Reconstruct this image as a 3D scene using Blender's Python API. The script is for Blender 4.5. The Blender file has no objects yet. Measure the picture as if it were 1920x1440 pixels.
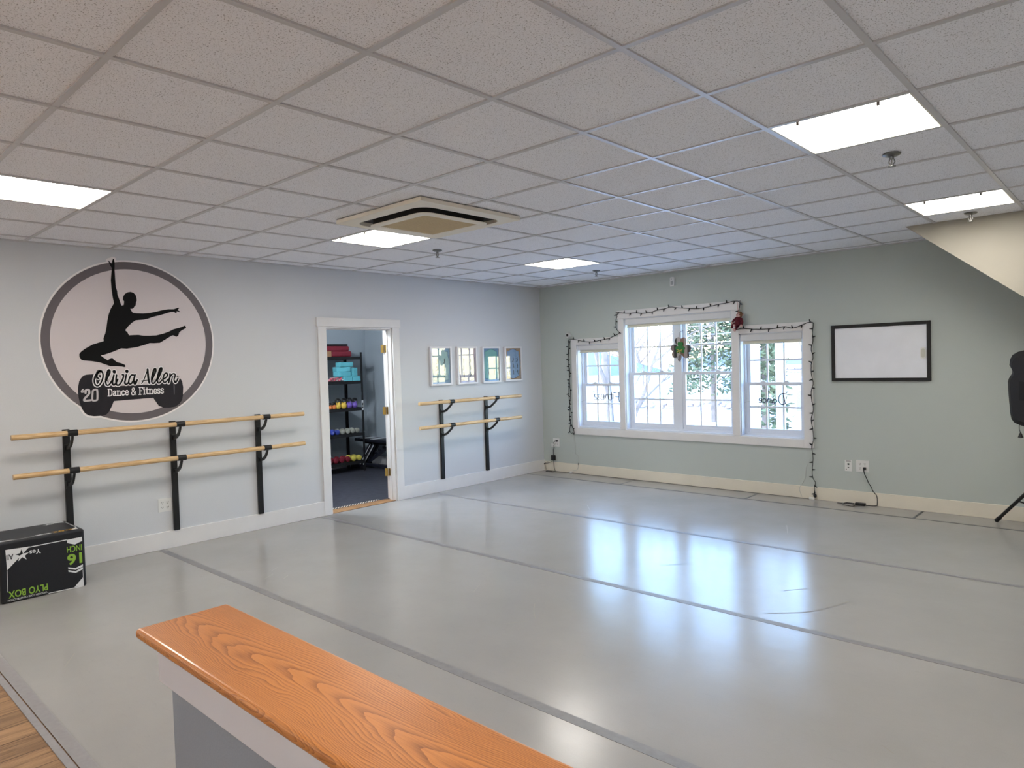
import bpy, bmesh, math, random
from mathutils import Vector, Matrix, Euler
from mathutils.geometry import tessellate_polygon
random.seed(7)
scene = bpy.context.scene
COL = scene.collection

# ------------------------------------------------------------------ camera
CAM = Vector((6.5229, -7.6999, 1.5791))
R_ = Vector((0.734674, 0.677761, -0.029886)); U_ = Vector((0.00127, 0.042678, 0.999088)); F_ = Vector((-0.678419, 0.734042, -0.030493))
cd = bpy.data.cameras.new('camera'); cam = bpy.data.objects.new('camera', cd); COL.objects.link(cam)
cd.sensor_width = 36.0; cd.sensor_fit = 'HORIZONTAL'; cd.lens = 36.0 * 1297.04 / 1920.0
cd.clip_start = 0.05; cd.clip_end = 500
cam.matrix_world = Matrix(((R_.x, U_.x, -F_.x, CAM.x), (R_.y, U_.y, -F_.y, CAM.y), (R_.z, U_.z, -F_.z, CAM.z), (0, 0, 0, 1)))
scene.camera = cam

# ------------------------------------------------------------------ view, world, sun
vs = scene.view_settings
scene.display_settings.display_device = 'sRGB'
vs.view_transform = 'Standard'; vs.look = 'None'; vs.gamma = 1.0; vs.use_curve_mapping = False
vs.exposure = 1.0
cy = scene.cycles
cy.use_denoising = True
cy.max_bounces = 12; cy.diffuse_bounces = 7; cy.glossy_bounces = 4; cy.transmission_bounces = 4; cy.transparent_max_bounces = 12
cy.caustics_reflective = False; cy.caustics_refractive = False
cy.sample_clamp_indirect = 8.0
SKY_STRENGTH = 1.05
LAMP_K = 11.0
w = bpy.data.worlds.new('world'); scene.world = w; w.use_nodes = True
nt = w.node_tree; bg = nt.nodes['Background']
sky = nt.nodes.new('ShaderNodeTexSky'); sky.sky_type = 'NISHITA'; sky.sun_disc = False
sky.sun_elevation = math.radians(38); sky.sun_rotation = math.radians(190); sky.air_density = 1.6; sky.dust_density = .3; sky.ozone_density = 2.0
tint = nt.nodes.new('ShaderNodeVectorMath'); tint.operation = 'MULTIPLY'; tint.inputs[1].default_value = (.82, .96, 1.22)
nt.links.new(sky.outputs[0], tint.inputs[0]); nt.links.new(tint.outputs[0], bg.inputs[0]); bg.inputs[1].default_value = SKY_STRENGTH
sl = bpy.data.lights.new('sun', 'SUN'); sl.energy = 2.3; sl.angle = math.radians(0.6); sl.color = (1, .98, .96)
so = bpy.data.objects.new('sun', sl); COL.objects.link(so)
so.rotation_euler = Vector((0.18, 0.78, -0.62)).to_track_quat('-Z', 'Y').to_euler(); so.location = (0, -20, 20)

# ------------------------------------------------------------------ measured outlines (metres on the wall each belongs to)
DANCER = [(-5.663, 2.553), (-5.656, 2.55), (-5.644, 2.534), (-5.634, 2.525), (-5.631, 2.553), (-5.623, 2.571), (-5.617, 2.569), (-5.613, 2.54), (-5.614, 2.505), (-5.616, 2.484), (-5.615, 2.443), (-5.614, 2.387), (-5.612, 2.332), (-5.603, 2.297), (-5.602, 2.266), (-5.59, 2.228), (-5.582, 2.197), (-5.575, 2.175), (-5.557, 2.178), (-5.552, 2.209), (-5.562, 2.226), (-5.557, 2.254), (-5.543, 2.276), (-5.52, 2.291), (-5.497, 2.296), (-5.474, 2.289), (-5.458, 2.273), (-5.451, 2.249), (-5.449, 2.224), (-5.457, 2.202), (-5.46, 2.181), (-5.469, 2.173), (-5.479, 2.155), (-5.49, 2.149), (-5.505, 2.149), (-5.5, 2.137), (-5.487, 2.115), (-5.455, 2.111), (-5.402, 2.111), (-5.348, 2.117), (-5.292, 2.132), (-5.236, 2.147), (-5.186, 2.157), (-5.14, 2.159), (-5.118, 2.167), (-5.096, 2.175), (-5.091, 2.17), (-5.107, 2.153), (-5.082, 2.137), (-5.088, 2.132), (-5.115, 2.141), (-5.117, 2.124), (-5.127, 2.124), (-5.141, 2.135), (-5.166, 2.132), (-5.209, 2.118), (-5.259, 2.101), (-5.322, 2.083), (-5.37, 2.064), (-5.404, 2.056), (-5.438, 2.053), (-5.468, 2.049), (-5.499, 2.026), (-5.529, 1.995), (-5.554, 1.961), (-5.538, 1.945), (-5.526, 1.919), (-5.49, 1.921), (-5.45, 1.923), (-5.41, 1.916), (-5.356, 1.916), (-5.301, 1.92), (-5.245, 1.934), (-5.195, 1.953), (-5.148, 1.977), (-5.094, 1.991), (-5.045, 2.013), (-5.037, 1.989), (-5.08, 1.966), (-5.101, 1.947), (-5.111, 1.917), (-5.13, 1.908), (-5.151, 1.92), (-5.165, 1.92), (-5.219, 1.887), (-5.273, 1.853), (-5.325, 1.85), (-5.359, 1.851), (-5.4, 1.835), (-5.468, 1.815), (-5.548, 1.802), (-5.593, 1.805), (-5.658, 1.776), (-5.722, 1.753), (-5.754, 1.746), (-5.735, 1.729), (-5.702, 1.704), (-5.679, 1.721), (-5.665, 1.724), (-5.654, 1.707), (-5.63, 1.687), (-5.592, 1.675), (-5.57, 1.663), (-5.563, 1.651), (-5.571, 1.642), (-5.593, 1.647), (-5.631, 1.652), (-5.682, 1.652), (-5.713, 1.666), (-5.762, 1.686), (-5.822, 1.699), (-5.876, 1.704), (-5.9, 1.711), (-5.912, 1.735), (-5.913, 1.758), (-5.9, 1.778), (-5.866, 1.805), (-5.81, 1.839), (-5.76, 1.856), (-5.726, 1.867), (-5.727, 1.891), (-5.711, 1.933), (-5.7, 1.981), (-5.69, 2.044), (-5.679, 2.092), (-5.661, 2.141), (-5.633, 2.191), (-5.641, 2.246), (-5.647, 2.316), (-5.649, 2.385), (-5.641, 2.455), (-5.636, 2.49), (-5.645, 2.506), (-5.654, 2.526)]
BELL = [(-5.868, 1.587), (-5.811, 1.59), (-5.75, 1.579), (-5.712, 1.535), (-5.678, 1.481), (-5.605, 1.482), (-5.512, 1.482), (-5.368, 1.483), (-5.316, 1.546), (-5.265, 1.576), (-5.215, 1.579), (-5.164, 1.572), (-5.119, 1.544), (-5.095, 1.501), (-5.088, 1.447), (-5.093, 1.372), (-5.102, 1.33), (-5.13, 1.294), (-5.167, 1.272), (-5.218, 1.267), (-5.268, 1.272), (-5.307, 1.29), (-5.326, 1.322), (-5.351, 1.364), (-5.517, 1.359), (-5.67, 1.354), (-5.685, 1.315), (-5.71, 1.266), (-5.733, 1.243), (-5.76, 1.236), (-5.826, 1.237), (-5.865, 1.246), (-5.89, 1.265), (-5.91, 1.3), (-5.923, 1.34), (-5.933, 1.399), (-5.935, 1.457), (-5.931, 1.495), (-5.923, 1.534), (-5.907, 1.562), (-5.889, 1.581)]
BELL_HI = [[(-5.854, 1.394), (-5.819, 1.412), (-5.779, 1.419), (-5.773, 1.454), (-5.755, 1.468), (-5.752, 1.438), (-5.772, 1.37), (-5.801, 1.312), (-5.837, 1.295)], [(-5.173, 1.488), (-5.165, 1.488), (-5.162, 1.45), (-5.166, 1.387), (-5.173, 1.376), (-5.173, 1.429)], [(-5.295, 1.456), (-5.26, 1.465), (-5.258, 1.402), (-5.275, 1.34), (-5.299, 1.362)]]
SCRIPT_NAME = [([(-5.749, 1.603), (-5.766, 1.611), (-5.784, 1.604), (-5.803, 1.575), (-5.812, 1.539), (-5.808, 1.505), (-5.791, 1.49), (-5.771, 1.502), (-5.753, 1.537), (-5.744, 1.573), (-5.749, 1.606), (-5.766, 1.614), (-5.782, 1.599), (-5.791, 1.575), (-5.788, 1.557), (-5.778, 1.553)], 0.0119), ([(-5.728, 1.521), (-5.706, 1.565), (-5.69, 1.599), (-5.692, 1.62), (-5.704, 1.619), (-5.716, 1.585), (-5.724, 1.541), (-5.724, 1.503), (-5.711, 1.491), (-5.694, 1.504), (-5.676, 1.534)], 0.0119), ([(-5.661, 1.577), (-5.671, 1.534), (-5.675, 1.504), (-5.663, 1.492), (-5.646, 1.51), (-5.632, 1.54)], 0.0129), ([(-5.657, 1.608), (-5.656, 1.603)], 0.0258), ([(-5.64, 1.576), (-5.646, 1.533), (-5.643, 1.496), (-5.628, 1.489), (-5.606, 1.513), (-5.589, 1.55), (-5.585, 1.576), (-5.594, 1.578)], 0.0129), ([(-5.563, 1.576), (-5.572, 1.535), (-5.578, 1.505), (-5.567, 1.493), (-5.55, 1.506)], 0.0129), ([(-5.557, 1.608), (-5.556, 1.603)], 0.0258), ([(-5.504, 1.572), (-5.524, 1.571), (-5.542, 1.536), (-5.546, 1.503), (-5.531, 1.495), (-5.51, 1.521), (-5.496, 1.567)], 0.0129), ([(-5.492, 1.574), (-5.504, 1.527), (-5.503, 1.498), (-5.492, 1.495), (-5.477, 1.529)], 0.0129), ([(-5.442, 1.496), (-5.422, 1.527), (-5.405, 1.572), (-5.388, 1.616)], 0.0079), ([(-5.388, 1.618), (-5.387, 1.574), (-5.384, 1.528), (-5.378, 1.497)], 0.0168), ([(-5.445, 1.517), (-5.415, 1.521), (-5.385, 1.523)], 0.0069), ([(-5.361, 1.511), (-5.338, 1.56), (-5.319, 1.601), (-5.321, 1.622), (-5.334, 1.618), (-5.348, 1.583), (-5.358, 1.54), (-5.357, 1.5), (-5.343, 1.492), (-5.323, 1.514), (-5.312, 1.535)], 0.0119), ([(-5.313, 1.515), (-5.288, 1.562), (-5.269, 1.605), (-5.269, 1.628), (-5.283, 1.624), (-5.297, 1.587), (-5.31, 1.539), (-5.308, 1.5), (-5.293, 1.495), (-5.273, 1.518)], 0.0119), ([(-5.261, 1.526), (-5.234, 1.542), (-5.22, 1.565), (-5.23, 1.581), (-5.247, 1.572), (-5.261, 1.54), (-5.26, 1.508), (-5.245, 1.496), (-5.217, 1.524)], 0.0119), ([(-5.199, 1.573), (-5.203, 1.537), (-5.215, 1.492)], 0.0139), ([(-5.209, 1.529), (-5.185, 1.565), (-5.162, 1.573), (-5.155, 1.555), (-5.166, 1.519), (-5.16, 1.494), (-5.147, 1.498), (-5.131, 1.531)], 0.0119)]
SLAB_WORDS = [([(-5.714, 1.4), (-5.698, 1.4)], 0.0082), ([(-5.711, 1.458), (-5.696, 1.458)], 0.0082), ([(-5.707, 1.4), (-5.705, 1.458)], 0.0082), ([(-5.705, 1.458), (-5.693, 1.458), (-5.684, 1.45), (-5.681, 1.429), (-5.685, 1.408), (-5.696, 1.4), (-5.707, 1.4)], 0.0082), ([(-5.67, 1.432), (-5.666, 1.439), (-5.659, 1.44), (-5.654, 1.434), (-5.655, 1.403), (-5.649, 1.4)], 0.0082), ([(-5.654, 1.422), (-5.667, 1.421), (-5.672, 1.411), (-5.669, 1.401), (-5.662, 1.401), (-5.655, 1.408)], 0.0082), ([(-5.645, 1.4), (-5.631, 1.4)], 0.0082), ([(-5.626, 1.4), (-5.613, 1.4)], 0.0082), ([(-5.642, 1.439), (-5.636, 1.439), (-5.638, 1.4)], 0.0082), ([(-5.637, 1.429), (-5.631, 1.439), (-5.623, 1.439), (-5.618, 1.431), (-5.619, 1.4)], 0.0082), ([(-5.585, 1.43), (-5.588, 1.439), (-5.594, 1.44), (-5.602, 1.434), (-5.605, 1.42), (-5.603, 1.406), (-5.596, 1.401), (-5.589, 1.403), (-5.585, 1.41)], 0.0082), ([(-5.575, 1.421), (-5.554, 1.422), (-5.555, 1.433), (-5.563, 1.441), (-5.572, 1.435), (-5.576, 1.42), (-5.573, 1.406), (-5.565, 1.401), (-5.558, 1.403), (-5.554, 1.41)], 0.0082), ([(-5.492, 1.4), (-5.519, 1.44), (-5.519, 1.452), (-5.512, 1.46), (-5.504, 1.454), (-5.506, 1.443), (-5.523, 1.424), (-5.527, 1.412), (-5.522, 1.401), (-5.511, 1.4), (-5.499, 1.412), (-5.495, 1.427)], 0.0082), ([(-5.468, 1.4), (-5.451, 1.4)], 0.0082), ([(-5.465, 1.461), (-5.434, 1.461), (-5.435, 1.449)], 0.0082), ([(-5.46, 1.4), (-5.458, 1.461)], 0.0082), ([(-5.459, 1.432), (-5.443, 1.432)], 0.0082), ([(-5.431, 1.4), (-5.416, 1.4)], 0.0082), ([(-5.428, 1.441), (-5.422, 1.441), (-5.424, 1.4)], 0.0082), ([(-5.422, 1.456), (-5.421, 1.456)], 0.0082), ([(-5.409, 1.441), (-5.39, 1.441)], 0.0082), ([(-5.4, 1.455), (-5.402, 1.408), (-5.398, 1.402), (-5.39, 1.404)], 0.0082), ([(-5.386, 1.401), (-5.371, 1.401)], 0.0082), ([(-5.365, 1.401), (-5.351, 1.401)], 0.0082), ([(-5.383, 1.441), (-5.377, 1.441), (-5.378, 1.401)], 0.0082), ([(-5.377, 1.431), (-5.37, 1.441), (-5.362, 1.441), (-5.357, 1.432), (-5.358, 1.401)], 0.0082), ([(-5.343, 1.423), (-5.32, 1.423), (-5.322, 1.435), (-5.33, 1.442), (-5.339, 1.436), (-5.343, 1.421), (-5.341, 1.407), (-5.332, 1.401), (-5.325, 1.404), (-5.32, 1.411)], 0.0082), ([(-5.292, 1.433), (-5.294, 1.44), (-5.301, 1.443), (-5.308, 1.439), (-5.308, 1.429), (-5.295, 1.418), (-5.292, 1.409), (-5.297, 1.402), (-5.305, 1.401), (-5.311, 1.404), (-5.312, 1.413)], 0.0082), ([(-5.263, 1.433), (-5.265, 1.44), (-5.272, 1.443), (-5.279, 1.439), (-5.279, 1.429), (-5.266, 1.418), (-5.263, 1.41), (-5.268, 1.402), (-5.276, 1.401), (-5.282, 1.405), (-5.283, 1.413)], 0.0082)]
YEAR = [([(-5.881, 1.435), (-5.878, 1.455), (-5.868, 1.461), (-5.856, 1.459), (-5.853, 1.445), (-5.857, 1.424), (-5.887, 1.391), (-5.891, 1.371), (-5.847, 1.372)], 0.0164), ([(-5.826, 1.449), (-5.817, 1.458), (-5.801, 1.459), (-5.793, 1.45), (-5.795, 1.381), (-5.803, 1.369), (-5.825, 1.368), (-5.833, 1.378), (-5.828, 1.442), (-5.825, 1.451)], 0.0144), ([(-5.899, 1.464), (-5.908, 1.453), (-5.909, 1.443)], 0.0116), ([(-5.888, 1.454), (-5.895, 1.449), (-5.9, 1.441)], 0.0096)]
NEON_DANCE = [[(3.509, 1.138), (3.469, 1.14), (3.438, 1.116), (3.429, 1.063), (3.458, 1.02), (3.502, 1.028)], [(3.483, 1.122), (3.495, 1.075), (3.505, 1.021)], [(3.413, 1.065), (3.382, 1.075), (3.364, 1.047), (3.39, 1.036), (3.411, 1.061)], [(3.365, 1.084), (3.358, 1.039), (3.349, 1.039)], [(3.345, 1.081), (3.339, 1.039)], [(3.339, 1.066), (3.309, 1.081), (3.296, 1.038)], [(3.245, 1.073), (3.27, 1.082), (3.283, 1.057), (3.261, 1.038), (3.244, 1.044)], [(3.233, 1.054), (3.201, 1.062), (3.212, 1.086), (3.234, 1.075), (3.227, 1.039), (3.198, 1.041)]]
NEON_FITNESS = [[(1.279, 1.148), (1.277, 1.056), (1.28, 1.007)], [(1.281, 1.142), (1.239, 1.14), (1.196, 1.132)], [(1.278, 1.082), (1.248, 1.081), (1.221, 1.084)], [(1.185, 1.117), (1.179, 1.048)], [(1.188, 1.136), (1.183, 1.131)], [(1.158, 1.138), (1.158, 1.064), (1.142, 1.037), (1.12, 1.038)], [(1.17, 1.111), (1.124, 1.109)], [(1.106, 1.045), (1.098, 1.109), (1.07, 1.108), (1.048, 1.046)], [(1.036, 1.076), (0.987, 1.08), (1.004, 1.108), (1.034, 1.094), (1.024, 1.046), (0.985, 1.038)], [(0.972, 1.105), (0.937, 1.104), (0.936, 1.078), (0.969, 1.062), (0.954, 1.034), (0.923, 1.043)], [(0.914, 1.107), (0.875, 1.104), (0.879, 1.074), (0.91, 1.061), (0.898, 1.033), (0.861, 1.042)]]
LIGHTS_TOP = [(0.538, 1.886), (0.608, 1.883), (0.698, 1.868), (0.812, 1.843), (0.949, 1.833), (1.072, 1.848), (1.193, 1.862), (1.289, 1.891), (1.383, 1.931), (1.343, 1.986), (1.337, 2.094), (1.355, 2.151), (1.345, 2.205), (1.414, 2.192), (1.528, 2.178), (1.641, 2.176), (1.74, 2.163), (1.86, 2.168), (1.968, 2.188), (2.074, 2.199), (2.157, 2.213), (2.249, 2.195), (2.359, 2.183), (2.458, 2.17), (2.543, 2.167), (2.649, 2.175), (2.764, 2.193), (2.886, 2.204), (2.976, 2.216), (3.045, 2.195), (3.024, 2.075), (2.994, 1.926)]
LIGHTS_SIDE = [(0.539, 1.875), (0.521, 1.658), (0.532, 1.45), (0.537, 1.305), (0.545, 1.138), (0.524, 0.909), (0.526, 0.742), (0.555, 0.68), (0.598, 0.557), (0.521, 0.591), (0.535, 0.7), (0.55, 0.826), (0.52, 1.034), (0.517, 1.242), (0.549, 1.408), (0.523, 1.575), (0.539, 1.741), (0.564, 1.864)]
LIGHTS_RIGHT = [(2.993, 1.885), (3.068, 1.894), (3.193, 1.881), (3.316, 1.874), (3.446, 1.876), (3.554, 1.89), (3.643, 1.867), (3.74, 1.895), (3.809, 1.919), (3.865, 1.905), (3.85, 1.807), (3.857, 1.727), (3.837, 1.632), (3.854, 1.544), (3.834, 1.457), (3.836, 1.351), (3.852, 1.263), (3.83, 1.175), (3.835, 1.069), (3.85, 0.982), (3.825, 0.875), (3.842, 0.752), (3.845, 0.646), (3.825, 0.574), (3.837, 0.469), (3.832, 0.38), (3.826, 0.291), (3.833, 0.238), (3.858, 0.187), (3.846, 0.142), (3.848, 0.062)]
CORD_A = [(0.266, 0.446), (0.239, 0.436), (0.213, 0.406), (0.209, 0.384), (0.223, 0.347), (0.21, 0.315), (0.211, 0.272), (0.211, 0.24)]
CORD_A2 = [(0.213, 0.163), (0.22, 0.113), (0.223, 0.071), (0.242, 0.013)]
BRICK_A = [(0.18, 0.237), (0.238, 0.164)]
CORD_C = [(0.173, 0.151), (0.138, 0.127), (0.081, 0.107), (0.011, 0.098)]
CORD_D = [(0.586, 0.555), (0.567, 0.487), (0.584, 0.409), (0.58, 0.284), (0.612, 0.265), (0.643, 0.231), (0.647, 0.163), (0.64, 0.137), (0.639, 0.095), (0.611, 0.051), (0.539, 0.035)]
CORD_B = [(4.356, 0.384), (4.342, 0.368), (4.344, 0.339), (4.35, 0.318), (4.368, 0.277), (4.38, 0.245), (4.387, 0.229), (4.41, 0.193), (4.429, 0.149), (4.455, 0.118), (4.465, 0.085), (4.467, 0.044)]
CORD_BF = [(4.423, 0.142), (4.438, 0.035), (4.407, -0.025), (4.362, -0.041)]
BRICK_B = [(4.273, -0.075), (4.366, -0.073)]
LOOP_B = [(4.261, -0.045), (4.215, -0.013), (4.182, -0.01), (4.162, -0.049), (4.157, -0.111), (4.192, -0.161), (4.235, -0.185), (4.273, -0.179), (4.286, -0.151), (4.263, -0.093), (4.224, -0.057), (4.186, -0.05), (4.162, -0.077), (4.138, -0.09), (4.101, -0.099)]
CORD_E = [(3.798, 0.443), (3.774, 0.388), (3.75, 0.333), (3.746, 0.259), (3.738, 0.216), (3.695, 0.137), (3.682, 0.093), (3.691, 0.063), (3.706, 0.019)]
PLUG_E = [(3.853, 0.036), (3.824, 0.004)]
BOX_POLYS = [[(-6.602, 0.379), (-6.459, 0.374), (-6.598, 0.234)], [(-6.195, 0.011), (-6.134, 0.074), (-6.132, 0.006)], [(-6.227, 0.373), (-6.131, 0.375), (-6.13, 0.344), (-6.179, 0.327), (-6.227, 0.348)], [(-6.229, 0.169), (-6.182, 0.152), (-6.133, 0.169), (-6.133, 0.152), (-6.181, 0.138), (-6.228, 0.155)], [(-6.229, 0.147), (-6.183, 0.128), (-6.133, 0.148), (-6.134, 0.132), (-6.181, 0.115), (-6.228, 0.134)], [(-6.599, 0.234), (-6.596, 0.233), (-6.599, 0.08), (-6.602, 0.081)], [(-6.36, 0.012), (-6.132, 0.008), (-6.132, 0.001), (-6.359, 0.006)], [(-6.136, 0.127), (-6.133, 0.127), (-6.132, 0.071), (-6.136, 0.071)], [(-6.466, 0.372), (-6.229, 0.376), (-6.23, 0.37), (-6.466, 0.366)]]
BOX_TEXT = {'16': [(-6.23, 0.189), (-6.134, 0.25)], 'INCH': [(-6.231, 0.28), (-6.131, 0.305)], 'PLYO BOX': [(-6.601, 0.031), (-6.361, 0.062)], 'WOODEN CORE CONSTRUCTION': [(-6.603, 0.009), (-6.367, 0.01)], 'Yes': [(-6.462, 0.31), (-6.393, 0.331)], 'All': [(-6.599, 0.302), (-6.557, 0.328)]}
STAR = [(-6.51, 0.366), (-6.501, 0.332), (-6.465, 0.332), (-6.491, 0.314), (-6.481, 0.285), (-6.506, 0.307), (-6.531, 0.284), (-6.521, 0.321), (-6.546, 0.335), (-6.518, 0.339)]
BENCH = {'pad': [(-2.818, 0.457), (-2.062, 0.434), (-2.821, 0.416), (-2.063, 0.411)], 'legA': [(-2.377, 0.382), (-2.556, 0.161)], 'legB': [(-2.291, 0.37), (-2.437, 0.181)], 'ladder': [(-2.067, 0.343), (-2.419, 0.159)], 'foot': [(-2.7, 0.079), (-2.286, 0.139)]}
TAPE = [-5.343, -3.718, -2.123, -0.394]
MONKEY = {'head': (3.059, 2.05), 'chest': (3.038, 2.009), 'hip': (3.032, 1.941), 'lsh': (3.018, 2.018), 'lel': (2.981, 1.986), 'lha': (2.972, 1.96), 'rsh': (3.074, 2.007), 'rel': (3.087, 1.964), 'rha': (3.08, 1.927), 'lkn': (2.98, 1.936), 'lft': (3.003, 1.885), 'lk2': (2.971, 1.898), 'rkn': (3.052, 1.932), 'rft': (3.015, 1.877), 'foot': (3.012, 1.931), 'hang': (3.035, 2.075)}
SHAM = [(2.229, 1.813), (2.218, 1.831), (2.197, 1.838), (2.172, 1.833), (2.153, 1.815), (2.147, 1.791), (2.154, 1.765), (2.168, 1.743), (2.145, 1.747), (2.116, 1.743), (2.091, 1.725), (2.084, 1.701), (2.094, 1.675), (2.112, 1.661), (2.099, 1.638), (2.1, 1.608), (2.116, 1.585), (2.141, 1.581), (2.17, 1.586), (2.195, 1.6), (2.21, 1.616), (2.225, 1.625), (2.245, 1.604), (2.268, 1.583), (2.297, 1.571), (2.321, 1.574), (2.337, 1.59), (2.339, 1.619), (2.331, 1.641), (2.351, 1.655), (2.364, 1.68), (2.364, 1.706), (2.353, 1.724), (2.329, 1.738), (2.297, 1.739), (2.293, 1.741), (2.305, 1.77), (2.306, 1.795), (2.295, 1.821), (2.271, 1.833), (2.246, 1.827)]
SHAM_IN = [(2.224, 1.77), (2.212, 1.777), (2.196, 1.775), (2.187, 1.76), (2.191, 1.738), (2.199, 1.727), (2.174, 1.726), (2.161, 1.713), (2.158, 1.691), (2.17, 1.676), (2.164, 1.658), (2.172, 1.643), (2.192, 1.64), (2.213, 1.653), (2.226, 1.659), (2.241, 1.644), (2.262, 1.634), (2.274, 1.64), (2.276, 1.658), (2.271, 1.673), (2.285, 1.687), (2.284, 1.709), (2.272, 1.72), (2.25, 1.725), (2.262, 1.742), (2.263, 1.761), (2.249, 1.774), (2.234, 1.773)]
SHAM_STEM = [(2.212, 1.621), (2.235, 1.621), (2.232, 1.586), (2.223, 1.56), (2.206, 1.535), (2.184, 1.547), (2.186, 1.569), (2.203, 1.594)]
SHAM_BOW = [[(2.181, 1.69), (2.222, 1.667), (2.255, 1.688)], [(2.18, 1.65), (2.222, 1.671), (2.25, 1.659)], [(2.226, 1.663), (2.225, 1.63)], [(2.226, 1.663), (2.204, 1.634)]]
SHAM_WIRE = [(2.201, 1.837), (2.208, 1.873), (2.221, 1.902), (2.252, 1.911)]
WB_MAGNET = [(4.868, 1.618), (4.922, 1.495)]

# ------------------------------------------------------------------ materials
def lin(c):
    return tuple(((v / 255.0) / 12.92 if v / 255.0 <= 0.04045 else ((v / 255.0 + 0.055) / 1.055) ** 2.4) for v in c)
_m = {}
def mat(name, rgb, rough=.5, metal=0.0, spec=.5, var=0.0, vscale=6.0, bump=0.0, bscale=60.0, coat=0.0, emit=None, ek=1.0):
    if name in _m: return _m[name]
    m = bpy.data.materials.new(name); m.use_nodes = True; t = m.node_tree; b = t.nodes['Principled BSDF']
    c = lin(rgb)
    b.inputs['Base Color'].default_value = (*c, 1); b.inputs['Roughness'].default_value = rough
    b.inputs['Metallic'].default_value = metal; b.inputs['Specular IOR Level'].default_value = spec
    b.inputs['Coat Weight'].default_value = coat; b.inputs['Coat Roughness'].default_value = .08
    tc = t.nodes.new('ShaderNodeTexCoord')
    if var:
        n = t.nodes.new('ShaderNodeTexNoise'); n.inputs['Scale'].default_value = vscale; n.inputs['Detail'].default_value = 5
        t.links.new(tc.outputs['Object'], n.inputs['Vector'])
        r = t.nodes.new('ShaderNodeMapRange'); r.inputs[1].default_value = .3; r.inputs[2].default_value = .7
        r.inputs[3].default_value = 1 - var; r.inputs[4].default_value = 1 + var
        t.links.new(n.outputs['Fac'], r.inputs[0])
        v = t.nodes.new('ShaderNodeVectorMath'); v.operation = 'SCALE'; v.inputs[0].default_value = c
        t.links.new(r.outputs[0], v.inputs['Scale']); t.links.new(v.outputs[0], b.inputs['Base Color'])
    if bump:
        n = t.nodes.new('ShaderNodeTexNoise'); n.inputs['Scale'].default_value = bscale; n.inputs['Detail'].default_value = 3
        t.links.new(tc.outputs['Object'], n.inputs['Vector'])
        bp = t.nodes.new('ShaderNodeBump'); bp.inputs['Strength'].default_value = bump; bp.inputs['Distance'].default_value = .01
        t.links.new(n.outputs['Fac'], bp.inputs['Height']); t.links.new(bp.outputs[0], b.inputs['Normal'])
    if emit:
        b.inputs['Emission Color'].default_value = (*emit, 1); b.inputs['Emission Strength'].default_value = ek
    _m[name] = m; return m

def nodes(m): return m.node_tree, m.node_tree.nodes['Principled BSDF']

WALL = mat('wall_paint', (208, 210, 213), .55, spec=.3, bump=.12, bscale=220)
BOUNCEW = mat('bounce_white', (240, 240, 240), .6, spec=.3)  # unseen walls made whiter than the room paint to bounce light onto the ceiling
TRIM = mat('white_trim', (226, 224, 222), .32, var=.02)
BLACK = mat('black_metal', (16, 16, 17), .42)
BLACKP = mat('black_plastic', (20, 20, 22), .4)
WHITEP = mat('white_plastic', (225, 225, 222), .35)
CHROME = mat('chrome', (128, 128, 126), .3, metal=1)
BRASS = mat('brass', (200, 170, 95), .3, metal=1)
VINYLW = mat('vinyl_sash', (222, 226, 232), .35)
DARK = mat('dark_recess', (18, 17, 15), .7)

# ceiling tile: mineral fibre with pin holes
CEILM = mat('ceiling_tile', (196, 191, 188), .85, spec=.2)
t, b = nodes(CEILM)
tc = t.nodes.new('ShaderNodeTexCoord')
n1 = t.nodes.new('ShaderNodeTexNoise'); n1.inputs['Scale'].default_value = 170; n1.inputs['Detail'].default_value = 4; n1.inputs['Roughness'].default_value = .7
n2 = t.nodes.new('ShaderNodeTexNoise'); n2.inputs['Scale'].default_value = 420; n2.inputs['Detail'].default_value = 2
for n in (n1, n2): t.links.new(tc.outputs['Object'], n.inputs['Vector'])
cr = t.nodes.new('ShaderNodeValToRGB'); cr.color_ramp.elements[0].position = .36; cr.color_ramp.elements[0].color = (.3, .29, .29, 1)
cr.color_ramp.elements[1].position = .43; cr.color_ramp.elements[1].color = (*lin((246, 247, 251)), 1)
t.links.new(n1.outputs['Fac'], cr.inputs[0])
mx = t.nodes.new('ShaderNodeMix'); mx.data_type = 'RGBA'; mx.blend_type = 'MULTIPLY'; mx.inputs[0].default_value = 1.0
r2 = t.nodes.new('ShaderNodeMapRange'); r2.inputs[1].default_value = .3; r2.inputs[2].default_value = .7; r2.inputs[3].default_value = .9; r2.inputs[4].default_value = 1.06
t.links.new(n2.outputs['Fac'], r2.inputs[0]); t.links.new(cr.outputs[0], mx.inputs[6]); t.links.new(r2.outputs[0], mx.inputs[7])
n3 = t.nodes.new('ShaderNodeMix'); n3.data_type = 'RGBA'; n3.blend_type = 'MIX'; n3.inputs[0].default_value = .2
t.links.new(mx.outputs[2], n3.inputs[6]); t.links.new(cr.outputs[0], n3.inputs[7])
t.links.new(n3.outputs[2], b.inputs['Base Color'])
bp = t.nodes.new('ShaderNodeBump'); bp.inputs['Strength'].default_value = .5; bp.inputs['Distance'].default_value = .004
t.links.new(n1.outputs['Fac'], bp.inputs['Height']); t.links.new(bp.outputs[0], b.inputs['Normal'])
TBAR = mat('grid_bar', (196, 195, 196), .3, spec=.6)

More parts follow.
